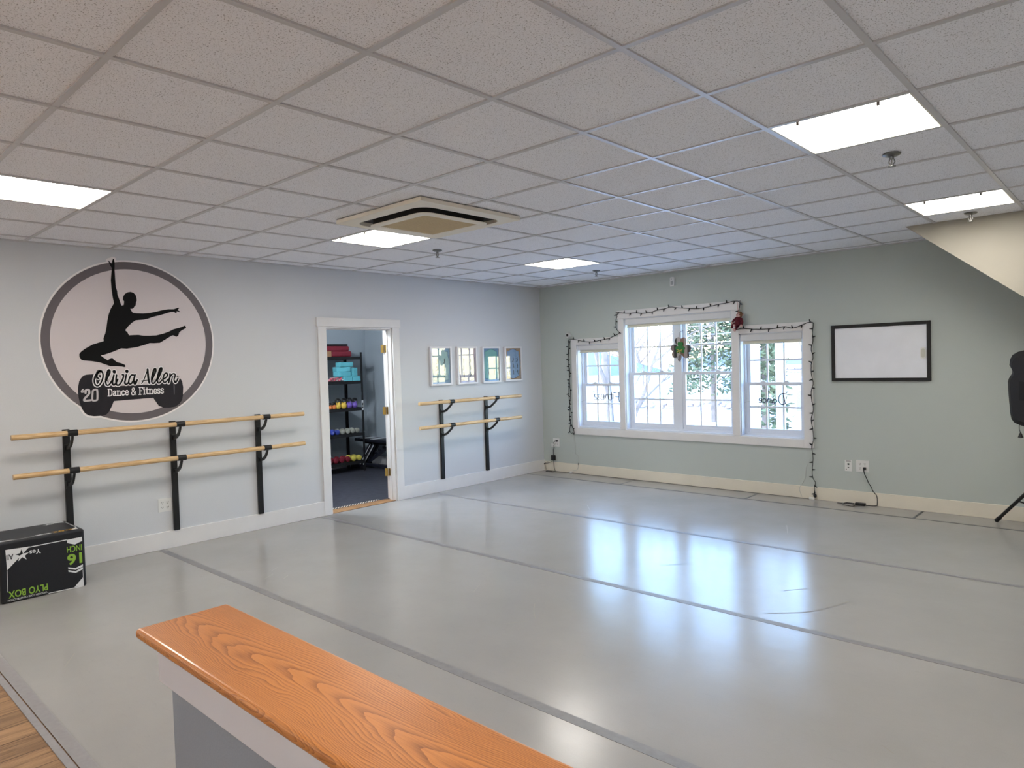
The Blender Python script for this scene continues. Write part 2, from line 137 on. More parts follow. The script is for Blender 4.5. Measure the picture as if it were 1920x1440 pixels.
# sprung dance floor: grey vinyl with scuffs and a satin finish
FLOORM = mat('grey_vinyl', (180, 175, 165), .26)
t, b = nodes(FLOORM); tc = t.nodes.new('ShaderNodeTexCoord')
def tnoise(scale, detail=4, vec=None, rough=.6):
    n = t.nodes.new('ShaderNodeTexNoise'); n.inputs['Scale'].default_value = scale; n.inputs['Detail'].default_value = detail; n.inputs['Roughness'].default_value = rough
    t.links.new(vec if vec else tc.outputs['Object'], n.inputs['Vector']); return n
def tmap(scale, rot):
    mp = t.nodes.new('ShaderNodeMapping'); mp.inputs['Scale'].default_value = scale; mp.inputs['Rotation'].default_value = (0, 0, rot)
    t.links.new(tc.outputs['Object'], mp.inputs['Vector']); return mp.outputs[0]
def trange(src, a0, a1, b0, b1):
    r = t.nodes.new('ShaderNodeMapRange'); r.inputs[1].default_value = a0; r.inputs[2].default_value = a1; r.inputs[3].default_value = b0; r.inputs[4].default_value = b1
    t.links.new(src, r.inputs[0]); return r.outputs[0]
def tmath(op, a, bb):
    m = t.nodes.new('ShaderNodeMath'); m.operation = op
    for k, v in enumerate((a, bb)):
        if isinstance(v, (int, float)): m.inputs[k].default_value = v
        else: t.links.new(v, m.inputs[k])
    return m.outputs[0]
na = tnoise(1.3, 5); nb = tnoise(260, 2); nc = tnoise(9, 6, tmap((1, 7, 1), .6)); nd = tnoise(11, 6, tmap((8, 1, 1), .35))
val = tmath('MULTIPLY', tmath('MULTIPLY', trange(na.outputs['Fac'], .3, .7, .95, 1.05), trange(nb.outputs['Fac'], .3, .7, .975, 1.025)),
            trange(nc.outputs['Fac'], .3, .42, .97, 1.0))
vv = t.nodes.new('ShaderNodeVectorMath'); vv.operation = 'SCALE'; vv.inputs[0].default_value = lin((163, 160, 157)); t.links.new(val, vv.inputs['Scale'])
t.links.new(vv.outputs[0], b.inputs['Base Color'])
rg = trange(na.outputs['Fac'], .3, .7, .19, .24)
t.links.new(rg, b.inputs['Roughness'])
hh = tmath('ADD', tmath('MULTIPLY', tnoise(5, 2).outputs['Fac'], 1.0), tmath('MULTIPLY', nd.outputs['Fac'], .02))
bp = t.nodes.new('ShaderNodeBump'); bp.inputs['Strength'].default_value = .12; bp.inputs['Distance'].default_value = .01
t.links.new(hh, bp.inputs['Height']); t.links.new(bp.outputs[0], b.inputs['Normal'])
b.inputs['Specular IOR Level'].default_value = .42

def wood(name, dark, light, axis, rough, scale=1.0, coat=0.0, plank=None):
    m = mat(name, light, rough, coat=coat); t, b = nodes(m); tc = t.nodes.new('ShaderNodeTexCoord')
    mp = t.nodes.new('ShaderNodeMapping'); s = [7 * scale] * 3; s[axis] = .55 * scale; mp.inputs['Scale'].default_value = s
    t.links.new(tc.outputs['Object'], mp.inputs['Vector'])
    wv = t.nodes.new('ShaderNodeTexNoise'); wv.inputs['Scale'].default_value = 1.0; wv.inputs['Detail'].default_value = 2; wv.inputs['Distortion'].default_value = .7
    t.links.new(mp.outputs[0], wv.inputs['Vector'])
    sn = t.nodes.new('ShaderNodeMath'); sn.operation = 'MULTIPLY'; sn.inputs[1].default_value = 42; t.links.new(wv.outputs['Fac'], sn.inputs[0])
    si = t.nodes.new('ShaderNodeMath'); si.operation = 'SINE'; t.links.new(sn.outputs[0], si.inputs[0])
    mp2 = t.nodes.new('ShaderNodeMapping'); s2 = [260 * scale] * 3; s2[axis] = 8 * scale; mp2.inputs['Scale'].default_value = s2
    t.links.new(tc.outputs['Object'], mp2.inputs['Vector'])
    gr = t.nodes.new('ShaderNodeTexNoise'); gr.inputs['Scale'].default_value = 1; gr.inputs['Detail'].default_value = 3; t.links.new(mp2.outputs[0], gr.inputs['Vector'])
    a = t.nodes.new('ShaderNodeMath'); a.operation = 'MULTIPLY_ADD'; a.inputs[1].default_value = .10; a.inputs[2].default_value = .0
    t.links.new(si.outputs[0], a.inputs[0])
    ad = t.nodes.new('ShaderNodeMath'); ad.operation = 'ADD'; t.links.new(a.outputs[0], ad.inputs[0]); t.links.new(gr.outputs['Fac'], ad.inputs[1])
    cr = t.nodes.new('ShaderNodeValToRGB'); cr.color_ramp.elements[0].position = .25; cr.color_ramp.elements[0].color = (*lin(dark), 1)
    cr.color_ramp.elements[1].position = .66; cr.color_ramp.elements[1].color = (*lin(light), 1)
    t.links.new(ad.outputs[0], cr.inputs[0]); t.links.new(cr.outputs[0], b.inputs['Base Color'])
    if plank:
        br = t.nodes.new('ShaderNodeTexBrick'); br.inputs['Scale'].default_value = 1; br.inputs['Brick Width'].default_value = 1.2; br.inputs['Row Height'].default_value = .16
        br.inputs['Mortar Size'].default_value = .003; br.inputs['Color1'].default_value = (1, 1, 1, 1); br.inputs['Color2'].default_value = (.75, .75, .75, 1); br.inputs['Mortar'].default_value = (.3, .25, .2, 1)
        mpb = t.nodes.new('ShaderNodeMapping'); mpb.inputs['Rotation'].default_value = (0, 0, plank); t.links.new(tc.outputs['Object'], mpb.inputs['Vector']); t.links.new(mpb.outputs[0], br.inputs['Vector'])
        mm = t.nodes.new('ShaderNodeMix'); mm.data_type = 'RGBA'; mm.blend_type = 'MULTIPLY'; mm.inputs[0].default_value = 1
        t.links.new(cr.outputs[0], mm.inputs[6]); t.links.new(br.outputs['Color'], mm.inputs[7]); t.links.new(mm.outputs[2], b.inputs['Base Color'])
    return m

# oak board with cathedral grain: nested arches along x, fine pores on top
def oak_board(name, dark, light, yc):
    m = mat(name, light, .34, coat=.25); t, b = nodes(m); tc = t.nodes.new('ShaderNodeTexCoord'); sx = t.nodes.new('ShaderNodeSeparateXYZ'); t.links.new(tc.outputs['Object'], sx.inputs[0])
    def M(op, a, c=0.0):
        n = t.nodes.new('ShaderNodeMath'); n.operation = op
        for k, v in enumerate((a, c)):
            if isinstance(v, (int, float)): n.inputs[k].default_value = v
            else: t.links.new(v, n.inputs[k])
        return n.outputs[0]
    def N(sc, det):
        mp = t.nodes.new('ShaderNodeMapping'); mp.inputs['Scale'].default_value = sc; t.links.new(tc.outputs['Object'], mp.inputs['Vector'])
        n = t.nodes.new('ShaderNodeTexNoise'); n.inputs['Scale'].default_value = 1; n.inputs['Detail'].default_value = det; t.links.new(mp.outputs[0], n.inputs['Vector']); return n.outputs['Fac']
    big = N((2.2, 9, 9), 3); sml = N((9, 60, 60), 3)
    yy = M('ADD', M('SUBTRACT', sx.outputs[1], yc), M('MULTIPLY', M('SUBTRACT', big, .5), .09))
    f = M('ADD', M('MULTIPLY', sx.outputs[0], 1.0), M('MULTIPLY', M('MULTIPLY', yy, yy), -150.0))
    f = M('ADD', M('MULTIPLY', f, 11.0), M('ADD', M('MULTIPLY', big, 3.0), M('MULTIPLY', sml, .55)))
    saw = M('FRACT', f); line = M('POWER', saw, 2.2)
    pore = N((14, 520, 520), 2); pm = M('MULTIPLY', M('SUBTRACT', pore, .5), .9)
    v = M('ADD', M('ADD', M('MULTIPLY', line, .62), pm), M('MULTIPLY', M('SUBTRACT', big, .5), .5))
    cr = t.nodes.new('ShaderNodeValToRGB'); cr.color_ramp.elements[0].position = .0; cr.color_ramp.elements[0].color = (*lin(light), 1); cr.color_ramp.elements[1].position = .85; cr.color_ramp.elements[1].color = (*lin(dark), 1)
    t.links.new(v, cr.inputs[0]); t.links.new(cr.outputs[0], b.inputs['Base Color']); return m
OAK = oak_board('oak_cap', (122, 66, 28), (194, 126, 66), 0.0)
BARWOOD = wood('bar_wood', (190, 150, 100), (226, 196, 150), 1, .4, 2.0)
LOBBYM = wood('lobby_planks', (122, 88, 58), (182, 142, 102), 1, .45, 1.0, plank=math.pi / 2)
THRESH = wood('threshold_oak', (130, 92, 58), (178, 136, 92), 1, .45)

def glassmat():
    m = bpy.data.materials.new('window_glass'); m.use_nodes = True; t = m.node_tree; t.nodes.clear()
    o = t.nodes.new('ShaderNodeOutputMaterial'); tr = t.nodes.new('ShaderNodeBsdfTransparent'); tr.inputs[0].default_value = (.95, .97, .97, 1)
    gl = t.nodes.new('ShaderNodeBsdfGlossy'); gl.inputs['Roughness'].default_value = .01
    lw = t.nodes.new('ShaderNodeLayerWeight'); lw.inputs[0].default_value = .5; pw = t.nodes.new('ShaderNodeMath'); pw.operation = 'POWER'; pw.inputs[1].default_value = 4.5
    t.links.new(lw.outputs['Facing'], pw.inputs[0]); fr = t.nodes.new('ShaderNodeMath'); fr.operation = 'MULTIPLY_ADD'; fr.inputs[1].default_value = .8; fr.inputs[2].default_value = .06; t.links.new(pw.outputs[0], fr.inputs[0])
    mx = t.nodes.new('ShaderNodeMixShader'); t.links.new(fr.outputs[0], mx.inputs[0]); t.links.new(tr.outputs[0], mx.inputs[1]); t.links.new(gl.outputs[0], mx.inputs[2]); t.links.new(mx.outputs[0], o.inputs[0])
    return m
GLASS = glassmat()

# ------------------------------------------------------------------ mesh building
class MB:
    def __init__(s): s.v = []; s.f = []; s.mi = []; s.cur = 0; s.nr = 0
    def add(s, vs, fs):
        o = len(s.v); s.v += [tuple(v) for v in vs]; s.f += [tuple(i + o for i in f) for f in fs]; s.mi += [s.cur] * len(fs); return s
    def box(s, x0, x1, y0, y1, z0, z1):
        x0, x1 = sorted((x0, x1)); y0, y1 = sorted((y0, y1)); z0, z1 = sorted((z0, z1))
        return s.add([(x0, y0, z0), (x1, y0, z0), (x1, y1, z0), (x0, y1, z0), (x0, y0, z1), (x1, y0, z1), (x1, y1, z1), (x0, y1, z1)],
                     [(3, 2, 1, 0), (4, 5, 6, 7), (0, 1, 5, 4), (1, 2, 6, 5), (2, 3, 7, 6), (3, 0, 4, 7)])
    def obox(s, c, ax, ay, az):   # oriented box: centre and half-axis vectors
        c = Vector(c); ax = Vector(ax); ay = Vector(ay); az = Vector(az)
        vs = [c + ax * i + ay * j + az * k for k in (-1, 1) for i, j in ((-1, -1), (1, -1), (1, 1), (-1, 1))]
        fs = [(3, 2, 1, 0), (4, 5, 6, 7), (0, 1, 5, 4), (1, 2, 6, 5), (2, 3, 7, 6), (3, 0, 4, 7)]
        if ax.cross(ay).dot(az) < 0: fs = [f[::-1] for f in fs]
        return s.add(vs, fs)
    def beam(s, p, q, wd, ht, up=(0, 0, 1)):
        p = Vector(p); q = Vector(q); d = q - p; u = Vector(up); sd = d.cross(u).normalized(); u = sd.cross(d).normalized()
        return s.obox((p + q) / 2, d / 2, sd * wd / 2, u * ht / 2)
    def tube(s, pts, r, n=8, closed=False, caps=True):
        pts = [Vector(p) for p in pts]; m = len(pts); rr = r if isinstance(r, (list, tuple)) else [r] * m
        o = len(s.v); prev = None
        for i, p in enumerate(pts):
            a = pts[(i - 1) % m] if (i or closed) else p; c = pts[(i + 1) % m] if (i < m - 1 or closed) else p
            d = (c - a); d = d.normalized() if d.length > 1e-9 else Vector((0, 0, 1))
            if prev is None:
                u = d.orthogonal().normalized()
            else:
                u = prev - d * prev.dot(d); u = u.normalized() if u.length > 1e-6 else d.orthogonal().normalized()
            prev = u; vv = d.cross(u)
            for k in range(n):
                an = 2 * math.pi * k / n; s.v.append(tuple(p + (u * math.cos(an) + vv * math.sin(an)) * rr[i]))
        for i in range(m if closed else m - 1):
            j = (i + 1) % m
            for k in range(n):
                k2 = (k + 1) % n; s.f.append((o + i * n + k, o + i * n + k2, o + j * n + k2, o + j * n + k)); s.mi.append(s.cur)
        if caps and not closed:
            s.f.append(tuple(o + k for k in range(n))[::-1]); s.f.append(tuple(o + (m - 1) * n + k for k in range(n))); s.mi += [s.cur] * 2
        return s
    def cyl(s, p, q, r, n=20, r2=None): return s.tube([p, q], [r, r if r2 is None else r2], n)
    def lathe(s, prof, c, axis=(0, 0, 1), n=24):   # prof: (radius, height along axis)
        ax = Vector(axis).normalized(); u = ax.orthogonal().normalized(); v = ax.cross(u); c = Vector(c); o = len(s.v); m = len(prof)
        for r, h in prof:
            for k in range(n):
                an = 2 * math.pi * k / n; s.v.append(tuple(c + ax * h + (u * math.cos(an) + v * math.sin(an)) * max(r, 1e-5)))
        for i in range(m - 1):
            for k in range(n):
                k2 = (k + 1) % n; s.f.append((o + i * n + k, o + i * n + k2, o + (i + 1) * n + k2, o + (i + 1) * n + k)); s.mi.append(s.cur)
        s.f.append(tuple(o + k for k in range(n))[::-1]); s.f.append(tuple(o + (m - 1) * n + k for k in range(n))); s.mi += [s.cur] * 2
        return s
    def ball(s, c, r, seg=16, rings=10):
        rx, ry, rz = r if isinstance(r, (tuple, list)) else (r, r, r)
        o = len(s.v)
        for i in range(rings + 1):
            ph = math.pi * i / rings
            for k in range(seg):
                an = 2 * math.pi * k / seg; s.v.append((c[0] + rx * math.sin(ph) * math.cos(an), c[1] + ry * math.sin(ph) * math.sin(an), c[2] - rz * math.cos(ph)))
        for i in range(rings):
            for k in range(seg):
                k2 = (k + 1) % seg; s.f.append((o + i * seg + k, o + i * seg + k2, o + (i + 1) * seg + k2, o + (i + 1) * seg + k)); s.mi.append(s.cur)
        return s
    def poly(s, pts, place, d0, d1=None):   # flat outline (or slab from d0 to d1); place(a, b, d) -> point
        n = len(pts); ar = sum(pts[i][0] * pts[(i + 1) % n][1] - pts[(i + 1) % n][0] * pts[i][1] for i in range(n))
        if ar < 0: pts = pts[::-1]
        co = [(p[0], p[1]) for p in pts]; tri = []
        for a_, b_, c_ in tessellate_polygon([[Vector((p[0], p[1], 0)) for p in pts]]):
            (ax, ay), (bx_, by_), (cx_, cy_) = co[a_], co[b_], co[c_]
            tri.append((a_, b_, c_) if (bx_ - ax) * (cy_ - ay) - (cx_ - ax) * (by_ - ay) > 0 else (a_, c_, b_))
        front = [place(a, b, d0 if d1 is None else d1) for a, b in co]; s.add(front, tri)
        if d1 is not None:
            s.add([place(a, b, d0) for a, b in co], [f[::-1] for f in tri])
            s.add([place(a, b, d0) for a, b in pts] + [place(a, b, d1) for a, b in pts], [(i, (i + 1) % n, (i + 1) % n + n, i + n) for i in range(n)])
        return s
    def ribbon(s, pts, wd, place, d, smooth=True):
        d = d + s.nr * 3e-5; s.nr += 1
        P = [Vector(p) for p in (spline(pts, 5) if smooth and len(pts) > 2 else pts)]
        m = len(P); vs = []; fs = []
        for i, p in enumerate(P):
            a = P[max(i - 1, 0)]; c = P[min(i + 1, m - 1)]; t = (c - a); t = t.normalized() if t.length else Vector((1, 0)); nn = Vector((-t.y, t.x)) * wd / 2
            vs += [p + nn, p - nn]
            if i: k = 2 * i; fs.append((k - 2, k - 1, k + 1, k))
        s.add([place(v.x, v.y, d) for v in vs], fs)
        for e, dd in ((P[0], 1e-5), (P[-1], 2e-5)):
            d2 = d + dd; s.add([place(e.x + wd / 2 * math.cos(a), e.y + wd / 2 * math.sin(a), d2) for a in [2 * math.pi * k / 12 for k in range(12)]], [tuple(range(12))])
        return s
    def build(s, name, m, parent=None, loc=None, smooth=False, bevel=0.0, seg=2, fix=False):
        me = bpy.data.meshes.new(name); org = Vector(loc) if loc is not None else Vector((0, 0, 0))
        if parent is not None: org = parent.get('_o') and Vector(parent['_o']) or Vector((0, 0, 0))
        me.from_pydata([tuple(Vector(v) - org) for v in s.v], [], s.f)
        if fix:
            bm = bmesh.new(); bm.from_mesh(me); bmesh.ops.recalc_face_normals(bm, faces=bm.faces); bm.to_mesh(me); bm.free()
        for x in (m if isinstance(m, (list, tuple)) else [m]): me.materials.append(x)
        if isinstance(m, (list, tuple)): me.polygons.foreach_set('material_index', s.mi)
        o = bpy.data.objects.new(name, me); COL.objects.link(o)
        if parent is not None: o.parent = parent
        else: o.location = org
        o['_o'] = tuple(org)
        if bevel:
            bv = o.modifiers.new('edge', 'BEVEL'); bv.width = bevel; bv.segments = seg; bv.limit_method = 'ANGLE'; bv.angle_limit = math.radians(40)
        if smooth:
            for p in me.polygons: p.use_smooth = True
            try: me.set_sharp_from_angle(angle=math.radians(38))
            except Exception: pass
        return o

def spline(pts, k=6):
    P = [Vector(p) for p in pts]; out = []
    for i in range(len(P) - 1):
        a = P[max(i - 1, 0)]; b = P[i]; c = P[i + 1]; d = P[min(i + 2, len(P) - 1)]
        for j in range(k):
            t = j / k; out.append(.5 * ((2 * b) + (c - a) * t + (2 * a - 5 * b + 4 * c - d) * t * t + (3 * b - a - 3 * c + d) * t ** 3))
    out.append(P[-1]); return out

def on_left(x0=0.0): return lambda a, b, d: (x0 + d, a, b)         # wall x = x0 seen from +x : (y, z)
def on_far(y0=0.0): return lambda a, b, d: (a, y0 - d, b)           # wall y = y0 seen from -y : (x, z)
def on_top(z0): return lambda a, b, d: (a, b, z0 + d)

def tag(o, label, cat, group=None, kind=None):
    o['label'] = label; o['category'] = cat
    if group: o['group'] = group
    if kind: o['kind'] = kind
    return o
def thing(name, loc, label, cat, group=None):
    o = bpy.data.objects.new(name, None); COL.objects.link(o); o.location = loc; o['_o'] = tuple(loc); o.empty_display_size = .05
    return tag(o, label, cat, group)
def struct(o): o['kind'] = 'structure'; return o
def sroot(name, loc):
    o = bpy.data.objects.new(name, None); COL.objects.link(o); o.location = loc; o['_o'] = tuple(loc); o['kind'] = 'structure'; o.empty_display_size = .05; return o
def dup(root, loc, label, group=None, rz=None):
    r = root.copy(); COL.objects.link(r); r.location = loc
    if rz is not None: r.rotation_euler = (0, 0, rz)
    r['label'] = label
    if group: r['group'] = group
    for ch in list(root.children):
        c = ch.copy(); COL.objects.link(c); c.parent = r
        for g in list(ch.children):
            d = g.copy(); COL.objects.link(d); d.parent = c
    return r

def text_part(txt, place, a0, a1, b0, b1, d, m, parent, name, flip=False, font_pad=0.0):
    cu = bpy.data.curves.new('lettering', 'FONT'); cu.body = txt; cu.resolution_u = 4; cu.offset = font_pad
    to = bpy.data.objects.new('lettering', cu); COL.objects.link(to); dg = bpy.context.evaluated_depsgraph_get(); me = bpy.data.meshes.new_from_object(to.evaluated_get(dg))
    vs = [v.co.copy() for v in me.vertices]; fs = [tuple(p.vertices) for p in me.polygons]
    bpy.data.objects.remove(to); bpy.data.curves.remove(cu); bpy.data.meshes.remove(me)
    x0 = min(v.x for v in vs); x1 = max(v.x for v in vs); y0 = min(v.y for v in vs); y1 = max(v.y for v in vs)
    q = MB(); out = []
    for v in vs:
        u = (v.x - x0) / (x1 - x0); k = (v.y - y0) / (y1 - y0)
        if flip: u = 1 - u; k = 1 - k
        out.append(place(a0 + (a1 - a0) * u, b0 + (b1 - b0) * k, d))
    q.add(out, fs); return q.build(name, m, parent)

CH = 2.647
GX0, GXS, GY0, GYS = 3.9444, .62098, -5.6484, .6096
gx = lambda i: GX0 + GXS * i
gy = lambda j: GY0 + GYS * j
XR, YB = 8.0, -9.3          # right wall and the wall behind the camera

# ================================================================== SETTING
q = MB(); q.box(0, XR, -6.895, 0, -.08, 0); struct(q.build('floor', FLOORM))
q = MB(); q.box(0, XR, YB, -6.895, -.08, -.004); struct(q.build('floor_lobby', LOBBYM))
SCUFFS = [[(4.799, -3.588), (4.967, -3.433), (5.062, -3.243), (5.108, -3.086)], [(3.56, -4.337), (3.638, -4.437), (3.735, -4.534)], [(1.379, -5.753), (1.38, -5.679)], [(1.592, -5.193), (1.521, -5.081)], [(1.703, -5.092), (1.655, -5.03)], [(1.434, -5.043), (1.387, -4.973)], [(3.286, -5.545), (3.239, -5.415)], [(1.99, -1.642), (2.159, -1.823)], [(4.044, -1.329), (4.162, -1.612)], [(5.73, -4.716), (5.778, -4.75)], [(2.419, -2.069), (2.582, -2.098)], [(3.774, -3.107), (3.946, -2.926)], [(4.718, -3.127), (4.812, -3.0)], [(3.642, -4.718), (3.728, -4.596)], [(1.721, -2.317), (1.869, -2.056)], [(2.016, -6.561), (2.18, -6.651)], [(1.758, -6.421), (1.767, -6.371)], [(2.983, -4.271), (3.072, -4.421)]]
q = MB()
for i_, p in enumerate(SCUFFS): q.ribbon(p, .013 if i_ == 0 else .0055, lambda a, bb, d: (a, bb, d), .0004)
o = q.build('scuff_marks', mat('scuff_grey', (138, 132, 124), .5), bpy.data.objects['floor']); o['kind'] = 'stuff'
EDGE = mat('grey_edge_strip', (150, 146, 146), .5, var=.06, vscale=40)
q = MB(); q.box(0, 4.85, -6.90, -6.845, 0, .0025); q.box(0, 4.85, -6.935, -6.905, -.004, .0015); struct(q.build('trim_1', EDGE))

# ceiling tiles with openings for the light troffers and the air unit
lights = [(-4, -2), (-4, 2), (-4, 6), (2, 2), (2, 6), (2, -2), (-4, -6), (2, -6)]
AC = (2.19, 3.14, -4.84, -3.89)
xs = sorted([0.0] + [gx(i) for i in range(-6, 9) if 0 < gx(i) < XR] + [XR]); ys = sorted([0.0, YB] + [gy(j) for j in range(-9, 10) if YB < gy(j) < 0])
q = MB()
for a in range(len(xs) - 1):
    for c in range(len(ys) - 1):
        mx_, my_ = (xs[a] + xs[a + 1]) / 2, (ys[c] + ys[c + 1]) / 2
        if any(gx(i) < mx_ < gx(i + 1) and gy(j) < my_ < gy(j + 1) for i, j in lights): continue
        q.add([(xs[a], ys[c], CH + .007), (xs[a], ys[c + 1], CH + .007), (xs[a + 1], ys[c + 1], CH + .007), (xs[a + 1], ys[c], CH + .007)], [(0, 1, 2, 3)])
q.box(-.15, XR + .15, YB - .15, .2, CH + .25, CH + .3)
ceil = struct(q.build('ceiling', CEILM))
q = MB()
for x in xs[1:-1]: q.box(x - .012, x + .012, YB, 0, CH, CH + .012)
for y in ys[1:-1]: q.box(0, XR, y - .012, y + .012, CH + .0005, CH + .012)
q.box(0, .022, YB, 0, CH - .001, CH + .02); q.box(0, XR, -.022, 0, CH - .001, CH + .02)
q.build('ceiling_grid', TBAR, ceil)

# walls
DOOR = (-3.58, -2.69, 2.03)
q = MB(); T = .125
q.box(-T, 0, YB, DOOR[0], 0, CH + .25); q.box(-T, 0, DOOR[1], .18, 0, CH + .25); q.box(-T, 0, DOOR[0], DOOR[1], DOOR[2], CH + .25)
struct(q.build('wall_left', WALL))
W1 = (.655, 1.355, .652, 1.80); W2 = (1.442, 2.93, .652, 2.115); W3 = (3.017, 3.743, .645, 1.835)
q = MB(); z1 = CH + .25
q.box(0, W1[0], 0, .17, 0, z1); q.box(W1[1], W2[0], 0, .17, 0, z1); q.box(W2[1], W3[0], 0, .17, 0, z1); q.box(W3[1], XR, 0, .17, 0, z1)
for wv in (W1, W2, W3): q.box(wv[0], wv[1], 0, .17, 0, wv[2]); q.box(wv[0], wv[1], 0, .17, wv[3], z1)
struct(q.build('wall_far', mat('wall_paint_backlit', (188, 195, 190), .55, spec=.3, bump=.12, bscale=220)))  # same paint as wall_left, with its backlit shade put into the colour
q = MB(); q.box(XR, XR + .12, YB, .17, 0, z1); struct(q.build('wall_right', BOUNCEW))
q = MB(); q.box(-T, XR + .12, YB - .12, YB, 0, z1); struct(q.build('wall_near', BOUNCEW))
# boxed-in corner under the stair on the far right, its lower edge sloping
q = MB(); q.poly([(4.965, CH + .006), (6.63, 1.29), (XR, 1.29), (XR, CH + .006)], on_far(0), 0, .95); struct(q.build('wall_soffit', mat('wall_paint_dimmed', (162, 157, 145), .6, spec=.3, bump=.1, bscale=220)))  # wall paint darkened in its colour to hold down the nearby troffer's light

# baseboards
q = MB(); q.box(0, .016, YB, -3.67, 0, .155); q.box(0, .016, -2.595, 0, 0, .155); struct(q.build('baseboard_left', TRIM, bevel=.003))
q = MB(); q.box(.016, XR, -.016, 0, 0, .135); struct(q.build('baseboard_far', mat('cream_trim', (226, 219, 203), .4, var=.02), bevel=.003))

# doorway with the leaf swung back into the store room
d = sroot('door_1', (0, -3.135, 0))
q = MB(); q.box(-.002, .02, -3.675, -3.575, 0, 2.03); q.box(-.002, .02, -2.69, -2.59, 0, 2.03); q.box(-.002, .024, -3.69, -2.575, 2.03, 2.125); q.build('casing', TRIM, d, bevel=.003)
q = MB(); q.box(-T - .004, 0, -3.585, -3.567, 0, 2.03); q.box(-T - .004, 0, -2.708, -2.69, 0, 2.03); q.box(-T - .004, 0, -3.585, -2.69, 2.012, 2.03)
q.box(-.075, -.06, -3.567, -3.555, 0, 2.012); q.box(-.075, -.06, -2.72, -2.708, 0, 2.012); q.box(-.075, -.06, -3.567, -2.708, 2.0, 2.012); q.build('jamb', TRIM, d, bevel=.002)
hx, hy = -.135, -2.722
dirv = Vector((-.66, .75, 0)).normalized(); nrm = Vector((-dirv.y, dirv.x, 0))
q = MB(); c0 = Vector((hx, hy, 1.02)) + dirv * .43 - nrm * .02; q.obox(c0, dirv * .43, nrm * .019, (0, 0, 1.0)); leaf = q.build('door_leaf', TRIM, d, bevel=.002)
q = MB()
for s_ in (-1, 1): q.ball(c0 + dirv * .36 + nrm * s_ * .07 + Vector((0, 0, -.07)), .028); q.cyl(c0 + dirv * .36 + Vector((0, 0, -.07)), c0 + dirv * .36 + nrm * s_ * .07 + Vector((0, 0, -.07)), .012, 10)
q.build('door_knob', BRASS, leaf, smooth=True)
for hz in (1.79, 1.06, .33):
    q = MB(); q.cyl((hx + .01, hy - .002, hz - .047), (hx + .01, hy - .002, hz + .047), .0075, 12); q.box(hx + .008, hx + .055, -2.7105, -2.7085, hz - .045, hz + .045)
    q.obox(Vector((hx, hy, hz)) + nrm * -.0 + Vector((0.003, -.012, 0)), nrm * .018, dirv * .0012, (0, 0, .045)); q.build('hinge', BRASS, d)
q = MB(); q.box(-.17, -.004, -3.565, -2.71, 0, .006); struct(q.build('trim_2', THRESH, bevel=.002))

# store room behind the doorway
q = MB(); q.box(-3.2, -T, -4.1, .02, -.08, .004); struct(q.build('floor_storeroom', mat('rubber_mat', (52, 53, 62), .55, var=.35, vscale=14, bump=.25, bscale=90)))
SW = mat('storeroom_paint', (158, 166, 172), .6, spec=.3, bump=.1, bscale=200)
q = MB(); q.box(-2.97, -2.85, -4.1, -.93, 0, CH); struct(q.build('wall_storeroom_back', SW))
q = MB(); q.box(-2.85, -T, -1.05, -.93, 0, CH); struct(q.build('wall_storeroom_side', SW))
q = MB(); q.box(-2.97, -T, -4.2, -4.08, 0, CH); struct(q.build('wall_storeroom_end', SW))
q = MB(); q.box(-2.97, -T, -4.2, -.93, CH, CH + .05); struct(q.build('ceiling_storeroom', WALL))
q = MB(); q.box(-2.85, -2.836, -4.08, -1.05, .004, .15); q.box(-2.85, -T, -1.064, -1.05, .004, .15); struct(q.build('baseboard_storeroom', TRIM))
HAZ = mat('hazard_stripe', (30, 28, 26), .5); t, b = nodes(HAZ); tc = t.nodes.new('ShaderNodeTexCoord')
sx = t.nodes.new('ShaderNodeSeparateXYZ'); t.links.new(tc.outputs['Object'], sx.inputs[0]); t.links.new
ad = t.nodes.new('ShaderNodeMath'); ad.operation = 'ADD'; t.links.new(sx.outputs[0], ad.inputs[0]); t.links.new(sx.outputs[1], ad.inputs[1])
ml = t.nodes.new('ShaderNodeMath'); ml.operation = 'MULTIPLY'; ml.inputs[1].default_value = 27; t.links.new(ad.outputs[0], ml.inputs[0])
fr = t.nodes.new('ShaderNodeMath'); fr.operation = 'FRACT'; t.links.new(ml.outputs[0], fr.inputs[0])
gt = t.nodes.new('ShaderNodeMath'); gt.operation = 'GREATER_THAN'; gt.inputs[1].default_value = .5; t.links.new(fr.outputs[0], gt.inputs[0])
mx = t.nodes.new('ShaderNodeMix'); mx.data_type = 'RGBA'; mx.inputs[6].default_value = (.012, .011, .01, 1); mx.inputs[7].default_value = (.75, .7, .58, 1); t.links.new(gt.outputs[0], mx.inputs[0]); t.links.new(mx.outputs[2], b.inputs['Base Color'])
q = MB(); q.box(-.242, -.19, -3.53, -2.80, .004, .006); tag(q.build('hazard_tape', HAZ), 'black and cream diagonal hazard tape on the store room floor at the doorway', 'tape')

